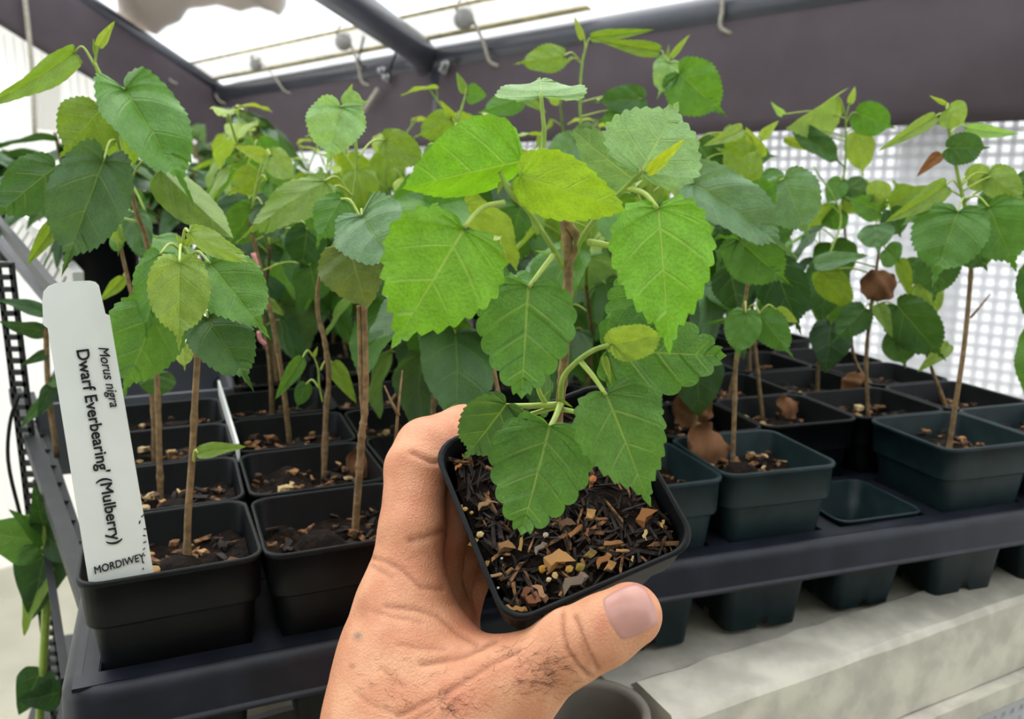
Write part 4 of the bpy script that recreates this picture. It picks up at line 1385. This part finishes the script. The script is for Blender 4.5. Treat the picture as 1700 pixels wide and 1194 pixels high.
hl(769, 382, 652, 576, 208, 'C1', 'bright', .243, .232, 0)
hl(877, 476, 866, 662, 160, 'C2', 'mid', .254, .250, 0)
hl(1093, 346, 1114, 584, 172, 'C1', 'bright', .242, .230, -6)
hl(1092, 470, 1020, 585, 120, 'C2', 'mid', .268, .264, 12)
hl(1008, 582, 1208, 590, 152, 'C2', 'mid', .263, .262, -8)
hl(1018, 572, 1112, 558, 62, 'S1', 'young', .256, .246, 30)
hl(1007, 655, 1084, 842, 150, 'C1', 'mid', .258, .252, -10)
hl(912, 708, 864, 890, 166, 'C2', 'mid', .273, .268, 4)
hl(840, 672, 764, 776, 104, 'S1', 'dark', .278, .286, -8)
hl(1064, 284, 1132, 160, 172, 'C1', 'pale', .246, .252, 0)
hl(1075, 287, 1138, 230, 22, 'N', 'yellow', .244, .240, 0)
hl(1054, 300, 946, 222, 88, 'C3', 'grey', .262, .258, -20)
hl(1003, 592, 1014, 636, 13, 'N', 'young', .262, .258, 0)
hl(850, 688, 900, 700, 24, 'N', 'bright', .285, .283, 0)
hl(832, 302, 826, 322, 9, 'N', 'young', .247, .246, 0)
hl(922, 424, 888, 416, 6, 'N', 'pale', .262, .260, 0)
hl(931, 664, 950, 676, 6, 'N', 'young', .284, .282, 0)
hl(1008, 574, 1020, 588, 9, 'N', 'young', .259, .257, 0)
hl(900, 660, 935, 640, 70, 'S3', 'dark', .310, .318, 40)

# ------------------------------------------------------------------ the hand (one continuous skin, grown from a smooth distance field)
def cap(p, q):                                   # (px, py, depth, radius px)
    a = W(p[0], p[1], p[2]); b = W(q[0], q[1], q[2])
    return (np.array(a), np.array(b), p[3] * p[2] / F, q[3] * q[2] / F)
def chain(*P):
    return [cap(P[i], P[i + 1]) for i in range(len(P) - 1)]
palm = chain((715, 1330, .318, 175), (690, 1190, .318, 150), (676, 1100, .322, 104), (668, 1010, .326, 70)) \
    + chain((760, 1300, .312, 150), (800, 1180, .305, 88)) + chain((676, 1070, .324, 92), (770, 1130, .312, 66)) \
    + chain((690, 1120, .345, 100), (716, 1020, .352, 66)) + chain((690, 1140, .365, 96), (735, 1040, .372, 58)) + chain((700, 1160, .385, 88), (750, 1070, .390, 50))
thumb = chain((790, 1190, .306, 84), (868, 1128, .298, 68), (945, 1074, .294, 59), (1000, 1048, .291, 56), (1046, 1021, .290, 53))
index = chain((672, 985, .328, 66), (684, 880, .334, 54), (692, 778, .345, 52), (708, 746, .352, 51), (770, 722, .372, 48), (840, 716, .388, 43), (890, 745, .398, 38))
middle = chain((708, 1000, .350, 56), (728, 880, .352, 48), (742, 800, .358, 46), (800, 760, .378, 44), (868, 770, .398, 40), (900, 800, .404, 36))
ring = chain((728, 1020, .372, 50), (752, 910, .374, 44), (772, 840, .380, 42), (826, 806, .398, 40), (890, 822, .412, 36), (915, 850, .416, 32))
little = chain((748, 1050, .392, 42), (776, 960, .394, 36), (800, 900, .398, 34), (850, 876, .410, 32), (896, 890, .418, 28))
def sd(P, c):
    a, b, ra, rb = c
    ab = b - a
    t = np.clip(((P - a) @ ab) / (ab @ ab), 0, 1)
    return np.linalg.norm(P - a - t[..., None] * ab, axis=-1) - (ra + (rb - ra) * t)
def smin(a, b, k):
    h = np.clip(0.5 + 0.5 * (b - a) / k, 0, 1)
    return b + (a - b) * h - k * h * (1 - h)
def field(P):
    def grp(cs, k):
        d = None
        for c in cs:
            e = sd(P, c)
            d = e if d is None else smin(d, e, k)
        return d
    dp = grp(palm, .010)
    out_ = smin(dp, grp(thumb, .004), .016)
    for fg, k in ((index, .009), (middle, .005), (ring, .005), (little, .005)):
        out_ = np.minimum(out_, smin(dp, grp(fg, .003), k))
    return out_
allc = palm + thumb + index + middle + ring + little
lo = np.min([np.minimum(c[0] - c[2], c[1] - c[3]) for c in allc], 0) - .006
hi = np.max([np.maximum(c[0] + c[2], c[1] + c[3]) for c in allc], 0) + .006
# leave off most of the forearm: cut below the frame
hstep = .00115
dims = np.ceil((hi - lo) / hstep).astype(int) + 1
vol = np.empty(dims, np.float32)
gy = lo[1] + hstep * np.arange(dims[1]); gz = lo[2] + hstep * np.arange(dims[2])
YY, ZZ = np.meshgrid(gy, gz, indexing='ij')
for i0 in range(0, dims[0], 16):
    xs = lo[0] + hstep * np.arange(i0, min(i0 + 16, dims[0]))
    P = np.empty((len(xs), dims[1], dims[2], 3))
    P[..., 0] = xs[:, None, None]; P[..., 1] = YY; P[..., 2] = ZZ
    vol[i0:i0 + len(xs)] = field(P)
def surface_nets(v, org, h):
    s = v < 0
    nx, ny, nz = v.shape
    cnt = np.zeros((nx - 1, ny - 1, nz - 1), np.uint8)
    for dx in (0, 1):
        for dy in (0, 1):
            for dz in (0, 1):
                cnt += s[dx:nx - 1 + dx, dy:ny - 1 + dy, dz:nz - 1 + dz]
    act = (cnt > 0) & (cnt < 8)
    idx = -np.ones(act.shape, np.int64)
    cells = np.argwhere(act)
    idx[act] = np.arange(len(cells))
    acc = np.zeros((len(cells), 3)); num = np.zeros(len(cells))
    cor = [np.array((a, b, c)) for a in (0, 1) for b in (0, 1) for c in (0, 1)]
    for a in cor:
        for ax in range(3):
            if a[ax] == 0:
                b = a.copy(); b[ax] = 1
                va = v[tuple((cells + a).T)]; vb = v[tuple((cells + b).T)]
                m_ = (va < 0) != (vb < 0)
                t = np.where(m_, va / np.where(m_, va - vb, 1), 0)
                p = a + np.outer(t, b - a)
                acc += np.where(m_[:, None], p, 0); num += m_
    verts = org + h * (cells + acc / num[:, None])
    quads = []
    for ax in range(3):
        o1, o2 = [(1, 2), (2, 0), (0, 1)][ax]
        sl = [slice(1, -1)] * 3
        e0 = s.copy()
        n_ = list(s.shape)
        A = [slice(1, n - 1) for n in n_]; A[ax] = slice(0, n_[ax] - 1)
        Bq = [slice(1, n - 1) for n in n_]; Bq[ax] = slice(1, n_[ax])
        sa = s[tuple(A)]; sb = s[tuple(Bq)]
        for flip in (False, True):
            e = np.argwhere((sa & ~sb) if not flip else (~sa & sb))
            off = np.ones(3, int); off[ax] = 0
            e = e + off
            d1 = np.zeros(3, int); d1[o1] = 1
            d2 = np.zeros(3, int); d2[o2] = 1
            q = [idx[tuple((e - d1 - d2).T)], idx[tuple((e - d2).T)], idx[tuple(e.T)], idx[tuple((e - d1).T)]]
            q = np.stack(q if not flip else q[::-1], 1)
            quads.append(q)
    return verts, np.concatenate(quads)
hv, hq = surface_nets(vol, lo, hstep)
# project, find normals by the field gradient
def pix_np(P):
    d = P - np.array(CAMPOS)
    z = d @ np.array(FW)
    return np.stack([850 + F * (d @ np.array(RT)) / z, 597 - F * (d @ np.array(UP)) / z], 1), z
g = np.zeros_like(hv); ee = .0006
for ax in range(3):
    dv = np.zeros(3); dv[ax] = ee
    g[:, ax] = field(hv + dv) - field(hv - dv)
nrm = g / np.maximum(np.linalg.norm(g, axis=1, keepdims=True), 1e-12)
pxy, pz = pix_np(hv)
front = ((np.array(CAMPOS) - hv) * nrm).sum(1) > 0
tint = np.zeros((len(hv), 3))
def seg_dist(pl):
    d = np.full(len(hv), 1e9)
    for (a, b) in zip(pl[:-1], pl[1:]):
        a = np.array(a, float); b = np.array(b, float); ab = b - a
        t = np.clip(((pxy - a) @ ab) / (ab @ ab), 0, 1)
        d = np.minimum(d, np.linalg.norm(pxy - a - t[:, None] * ab, axis=1))
    return d
disp = np.zeros(len(hv))
near = front & (pz < .345)
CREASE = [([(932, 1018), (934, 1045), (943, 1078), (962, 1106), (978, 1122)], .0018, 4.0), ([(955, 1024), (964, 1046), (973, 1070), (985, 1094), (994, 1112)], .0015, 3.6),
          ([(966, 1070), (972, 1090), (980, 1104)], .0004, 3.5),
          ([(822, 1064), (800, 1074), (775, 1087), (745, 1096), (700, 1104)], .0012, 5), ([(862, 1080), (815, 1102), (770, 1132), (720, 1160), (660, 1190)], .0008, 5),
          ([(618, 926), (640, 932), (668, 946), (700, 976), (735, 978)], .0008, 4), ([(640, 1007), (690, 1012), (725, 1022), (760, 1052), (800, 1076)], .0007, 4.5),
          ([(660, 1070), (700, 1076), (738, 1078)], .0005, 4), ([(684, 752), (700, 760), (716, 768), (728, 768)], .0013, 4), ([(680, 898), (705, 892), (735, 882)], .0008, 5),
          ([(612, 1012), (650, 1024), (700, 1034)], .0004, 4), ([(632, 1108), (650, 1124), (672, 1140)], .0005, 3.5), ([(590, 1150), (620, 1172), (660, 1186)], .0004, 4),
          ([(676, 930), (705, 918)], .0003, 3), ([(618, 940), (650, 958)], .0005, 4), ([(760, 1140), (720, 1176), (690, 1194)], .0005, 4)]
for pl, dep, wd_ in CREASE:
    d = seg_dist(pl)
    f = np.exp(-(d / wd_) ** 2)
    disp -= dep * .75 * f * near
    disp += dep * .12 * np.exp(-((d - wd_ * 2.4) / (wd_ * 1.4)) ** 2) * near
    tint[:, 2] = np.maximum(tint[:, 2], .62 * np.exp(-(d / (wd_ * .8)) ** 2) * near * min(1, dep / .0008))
def blob(c, r, ch, k):
    d = np.linalg.norm((pxy - np.array(c)) / np.array(r), axis=1)
    tint[:, ch] = np.maximum(tint[:, ch], k * np.exp(-d ** 2) * front)
blob((790, 1020), (50, 46), 0, .6); blob((715, 700), (60, 40), 0, .35); blob((1062, 975), (38, 18), 0, .6); blob((700, 930), (34, 40), 0, .35)
blob((1000, 1040), (18, 26), 0, .5); blob((740, 900), (24, 70), 0, .6); blob((870, 1110), (50, 30), 0, .3); blob((760, 1160), (60, 40), 0, .3)
blob((690, 830), (50, 120), 0, .32); blob((740, 716), (70, 40), 0, .3); blob((680, 1010), (70, 50), 0, .2); blob((980, 1080), (50, 30), 0, .25); blob((594, 1056), (7, 6), 1, .75); blob((585, 1106), (5, 4), 2, .6); blob((616, 1139), (5, 3), 2, .6); blob((603, 1010), (10, 22), 2, .35)
rgn = np.random.default_rng(3)
for i in range(40):
    blob((rgn.uniform(540, 900), rgn.uniform(960, 1190)), (3, 3), 2, .2)
hv2 = hv + nrm * disp[:, None]
hme = bpy.data.meshes.new('hand')
hme.from_pydata([tuple(p) for p in hv2], [], [tuple(int(i) for i in q) for q in hq])
hme.materials.append(M['skin'])
hme.polygons.foreach_set('use_smooth', [True] * len(hme.polygons))
ca = hme.color_attributes.new('tint', 'FLOAT_COLOR', 'POINT')
ca.data.foreach_set('color', np.c_[tint, np.ones(len(hv))].ravel())
bm = bmesh.new(); bm.from_mesh(hme)
bmesh.ops.smooth_vert(bm, verts=bm.verts[:], factor=0.35, use_axis_x=True, use_axis_y=True, use_axis_z=True)
bmesh.ops.recalc_face_normals(bm, faces=bm.faces[:])
bvh = BVHTree.FromBMesh(bm)
bm.to_mesh(hme); bm.free()
hand = link('hand', hme)
tag(hand, 'bare left hand of a person gripping the small black pot, thumb in front', 'person')
def hit(px, py):
    d = ray(px, py).normalized()
    r = bvh.ray_cast(CAMPOS, d)
    return r[0], r[1]
# thumb nail
na = Vector((.905, -.425)); nb = Vector((.425, .905))
vs = []; fs = []
NN = 14
for i in range(NN + 1):
    for j in range(NN + 1):
        u = -1 + 2 * i / NN; v = -1 + 2 * j / NN
        # square -> rounded
        uu = u * math.sqrt(1 - v * v * .34); vv = v * math.sqrt(1 - u * u * .22)
        q = Vector((1047, 1014)) + na * (uu * 43) + nb * (vv * 45)
        p, nn = hit(q.x, q.y)
        st_ = 0
        while p is None and st_ < 20:
            st_ += 1
            q = q.lerp(Vector((1030, 1025)), .08)
            p, nn = hit(q.x, q.y)
        e = max(abs(u), abs(v))
        vs.append(p + nn * (.00055 * (1 - e ** 6) + .00012 - (.0006 if e > .999 else 0)))
for i in range(NN):
    for j in range(NN):
        a = i * (NN + 1) + j
        fs.append((a, a + 1, a + NN + 2, a + NN + 1))
nm_ = meshdata('thumb_nail', vs, fs, M['nail'])
bm = bmesh.new(); bm.from_mesh(nm_); bmesh.ops.recalc_face_normals(bm, faces=bm.faces[:])
if sum(f.normal.dot(CAMPOS - f.calc_center_median()) for f in bm.faces) < 0:
    bmesh.ops.reverse_faces(bm, faces=bm.faces[:])
bm.to_mesh(nm_); bm.free()
nail = link('thumb_nail', nm_, hand)
# fine dark hairs
cu = bpy.data.curves.new('hair', 'CURVE')
cu.dimensions = '3D'; cu.bevel_depth = .00005; cu.bevel_resolution = 0
rg = random.Random(8)
def hairs(n, cx, cy, rx, ry, ang, ln):
    for _ in range(n):
        x = rg.gauss(cx, rx); y = rg.gauss(cy, ry)
        a = ang + rg.gauss(0, .4)
        L = ln * rg.uniform(.5, 1.2)
        pts = []
        for k_ in range(5):
            p, nn = hit(x + math.cos(a) * L * k_ / 4, y + math.sin(a) * L * k_ / 4)
            if p is None:
                break
            pts.append(p + nn * (.0001 + .0004 * k_ / 4))
            a += rg.uniform(-.25, .25)
        if len(pts) == 5 and max(depth(p) for p in pts) < .34:
            s = cu.splines.new('POLY'); s.points.add(4)
            for k_, p in enumerate(pts):
                s.points[k_].co = (p.x, p.y, p.z, 1); s.points[k_].radius = 1 - .8 * k_ / 4
hairs(70, 912, 1112, 20, 18, -.15, 26); hairs(40, 880, 1140, 22, 14, -.1, 26); hairs(40, 755, 1172, 26, 14, .35, 26); hairs(30, 850, 1085, 26, 10, -.3, 20)
hairs(36, 640, 1150, 50, 26, .4, 18); hairs(24, 720, 1150, 60, 25, -.6, 22)
cu.materials.append(M['hair'])
ho = link('hair', cu, hand); ho['kind'] = 'stuff'

# ------------------------------------------------------------------ left: shelf posts, rails, plants, things behind the trays
sh = thing('shelf_rack', 'black slotted steel shelf rack at the end of the bench', 'shelf', Wz(60, 1900, 0) if False else Vector((-.52, .70, 0)))
def slotted(p, q, w, name, slots):
    mb = MB()
    d = (q - p); L = d.length; d.normalize()
    sx = d.cross(Vector((0, 1, 0))).normalized()
    for s_ in (-1, 1):
        mb.bar(p + sx * s_ * w * .40, q + sx * s_ * w * .40, w * .22, .004, Vector((0, 1, 0)))
    for k_ in range(slots + 1):
        c = p + d * (L * k_ / slots)
        mb.bar(c - sx * w * .5, c + sx * w * .5, L / slots * .42, .004, Vector((0, 1, 0)))
    return mb.build(name, M['shelf'], sh, False)
ysh = .62
slotted(Wy(8, 440, ysh), Wy(104, 1230, ysh), .0125, 'slotted_post', 44)
def rail(p, q, w, h, m='shelf', nm='rail'):
    mb = MB(); mb.bar(p, q, w, h); return mb.build(nm, M[m], sh, False)
rail(Wy(-30, 335, .95), Wy(92, 484, .62), .006, .010)
rail(Wy(26, 655, .70), Wy(150, 1010, .44), .010, .012)
rail(Wy(52, 655, .72), Wy(170, 1010, .46), .005, .005)
rail(Wy(60, 800, .64), Wy(110, 1130, .46), .005, .005)
for k_ in range(9):
    a = Wy(26, 655, .70).lerp(Wy(150, 1010, .44), .18 + k_ * .085); b_ = Wy(52, 655, .72).lerp(Wy(170, 1010, .46), .18 + k_ * .085)
    rail(a, b_, .004, .003, 'shelf', 'cross_wire')
mb = MB(); mb.tube(cat_rom([Wy(32, 655, .60), Wy(17, 700, .60), Wy(14, 770, .60), Wy(36, 865, .60)], 14), .0014, 6)
tag(mb.build('cable', M['cord_black']), 'thin black cable hanging beside the slotted post', 'cable')

# white slotted crate behind the label
cr = thing('slotted_crate', 'white plastic crate with dark vertical slots above the label', 'crate', Wy(80, 440, .92))
q0, q1, q2, q3 = Wy(30, 345, 1.0), Wy(130, 462, .8), Wy(102, 520, .8), Wy(-4, 395, 1.0)
mb = MB()
for k_ in range(10):
    t0 = k_ / 10
    a = q0.lerp(q1, t0); b_ = q3.lerp(q2, t0); a2 = q0.lerp(q1, t0 + .072); b2 = q3.lerp(q2, t0 + .072)
    th = Vector((.004, .006, 0))
    vs = [a, a2, b2, b_]; mb.add(vs + [v + th for v in vs], [(0, 1, 2, 3), (7, 6, 5, 4), (0, 4, 5, 1), (1, 5, 6, 2), (2, 6, 7, 3), (3, 7, 4, 0)])
mb.build('slatted_side', M['white'], cr, False)
mb = MB(); mb.bar(q0, q1, .010, .012); mb.build('top_rim', M['white'], cr, False)
mb = MB(); mb.bar(q3, q2, .010, .010); mb.build('bottom_rim', M['grey'], cr, False)
# round nursery pots behind, with dark narrow-leaved shrubs
def nursery(px, py_top, y, rpx, hpx, label, seed, nleaf, hgt_, lw=.35, spread=1.0, L0=.10, tns=('deep', 'deep', 'dark', 'blue'), leaf=True):
    c = Wy(px, py_top, y)
    r = rpx * depth(c) / F; h = hpx * depth(c) / F
    root = thing('nursery_shrub', label, 'potted plant', c - Z * h, 0, 'nursery shrubs behind the trays')
    mb = MB(); S_ = 28
    prof = [(.78, -h), (.98, -h * .12), (1.04, -h * .12), (1.05, 0), (.98, 0), (.95, -h * .1), (0, -h * .12)]
    for (rr, dz) in prof:
        for k_ in range(S_):
            a = 2 * math.pi * k_ / S_
            mb.v.append(tuple(c + Vector((r * rr * math.cos(a), r * rr * math.sin(a), dz))))
    for i in range(len(prof) - 1):
        for k_ in range(S_):
            mb.f.append((i * S_ + k_, i * S_ + (k_ + 1) % S_, (i + 1) * S_ + (k_ + 1) % S_, (i + 1) * S_ + k_)); mb.fm.append(0)
    mb.build('pot', M['pot'], root)
    rg = random.Random(seed)
    top = c + Z * hgt_
    for b in range(3):
        e = top + Vector((rg.uniform(-.06, .06), rg.uniform(-.03, .06), rg.uniform(-.05, .03))) * spread
        mb = MB(); P = cat_rom([c - Z * h * .12, c.lerp(e, .5) + Vector((rg.uniform(-.01, .01), 0, 0)), e], 12)
        mb.tube(P, [.004 - .0002 * i for i in range(13)], 7)
        mb.build('stem', M['wood'], root)
        for i in range(nleaf // 3):
            p = P[3 + int(i / (nleaf / 3) * 9.9)]
            az = rg.uniform(0, 6.28)
            L = L0 * rg.uniform(.7, 1.2)
            T = p + Vector((math.cos(az), math.sin(az), rg.uniform(-.5, .6))).normalized() * L
            yv = (T - p).normalized()
            zv = (Z - yv * Z.dot(yv)).normalized(); zv = Matrix.Rotation(rg.uniform(-.5, .5), 3, yv) @ zv
            xv = yv.cross(zv); wm = L * lw
            m = Matrix(((xv.x * wm, yv.x * L, zv.x * L, p.x), (xv.y * wm, yv.y * L, zv.y * L, p.y), (xv.z * wm, yv.z * L, zv.z * L, p.z), (0, 0, 0, 1)))
            link('leaf', LV['E'], root, root.matrix_basis.inverted() @ m, None, tone(rg.choice(tns)))
    return root
nursery(165, 372, .86, 62, 150, 'dark narrow-leaved shrub in a black nursery pot behind the tall leaning seedling', 3, 24, .09)
nursery(275, 372, 1.12, 44, 92, 'dark narrow-leaved shrub in a black nursery pot right of the tall leaning seedling', 4, 24, .10)
nursery(22, 352, 1.10, 40, 80, 'dark shrub with narrow drooping leaves against the white end wall', 6, 30, .09, .26, 1.2, .11)
nursery(470, 372, 1.42, 46, 100, 'tall broad-leaved shrub behind the tray under the eave pipe', 7, 30, .16, .42, 1.3, .13, ('dark', 'deep', 'yg', 'blue'))
nursery(370, 372, 1.50, 46, 100, 'broad-leaved dark shrub near the corner of the pipes', 9, 30, .16, .42, 1.3, .12, ('dark', 'deep', 'blue'))
# grey crate and white board on the bench behind the short row
gb = thing('grey_crate', 'low grey plastic crate behind the short row of pots', 'crate', Wz(215, 545, BT))
a = Wz(178, 566, BT + .01)
mb = MB(); b0 = cell('A', -0.3, 5.6); 
mb.box(Vector((b0.x, b0.y, BT + .045)), (.15, .20, .008), Matrix.Rotation(TRAY['A'][1], 3, 'Z'))
mb.build('bottom', M['grey'], gb, False)
for dx, dy, sx, sy in ((0, -.1, .15, .006), (0, .1, .15, .006), (-.075, 0, .006, .2), (.075, 0, .006, .2)):
    off = Matrix.Rotation(TRAY['A'][1], 3, 'Z') @ Vector((dx, dy, 0))
    mb = MB(); mb.box(Vector((b0.x, b0.y, BT + .068)) + off, (sx, sy, .06), Matrix.Rotation(TRAY['A'][1], 3, 'Z')); mb.build('side_wall', M['grey'], gb, False)
    
# low plants on the lower shelf at the far left
lp = thing('leafy_plant', 'broad-leaved green plant on the lower shelf left of the label pot', 'potted plant', Wy(60, 1290, .56))
mb = MB(); mb.tube(cat_rom([Wy(60, 1290, .56), Wy(72, 1100, .56), Wy(78, 960, .56), Wy(70, 870, .56)], 12), .003, 7); mb.build('stem', M['green'], lp)
for (bx, by, tx, ty, w, tn, r) in [(74, 900, -50, 885, 84, 'mid', -15), (78, 905, 44, 1036, 84, 'deep', 10), (80, 930, 20, 1060, 40, 'yg', 30), (75, 890, 130, 940, 46, 'deep', 40), (72, 880, 60, 820, 36, 'deep', 0),
                                  (70, 1110, 30, 1190, 60, 'deep', 0), (100, 1150, 36, 1168, 50, 'deep', -20), (76, 900, 30, 850, 30, 'dark', 20)]:
    put_leaf(lp, Wy(bx, by, .56), Wy(tx, ty, .54), w, 'E', tn, r)
mb = MB(); mb.tube([Wy(60, 1290, .56) - Z * .06, Wy(60, 1290, .56)], [.03, .04], 20); mb.build('pot', M['pot'], lp)
mb = MB(); p = Wy(60, 1290, .56) - Z * .07; mb.box(p + Vector((.42, .12, 0)), (.95, .75, .02), Matrix.Rotation(.36, 3, 'Z')); mb.build('shade_deck', M['shelf'], bench, False)  # deck under the plant, made wide and black to stand for under-bench shade
lp2 = thing('leafy_plant', 'dark narrow leaves poking past the slotted post beside the label top', 'potted plant', Wy(75, 720, .60))
mb = MB(); mb.tube(cat_rom([Wy(95, 760, .60), Wy(80, 640, .60), Wy(76, 520, .60)], 10), .002, 7); mb.build('stem', M['wood'], lp2)
for (bx, by, tx, ty, w, tn, r) in [(76, 520, 0, 490, 26, 'deep', 30), (78, 550, -6, 542, 28, 'deep', -30), (80, 585, 36, 606, 18, 'deep', 0), (84, 630, 110, 640, 22, 'dark', 0), (84, 660, 30, 706, 24, 'dark', 20), (86, 640, 64, 690, 26, 'deep', 0)]:
    put_leaf(lp2, Wy(bx, by, .60), Wy(tx, ty, .585), w, 'E', tn, r)
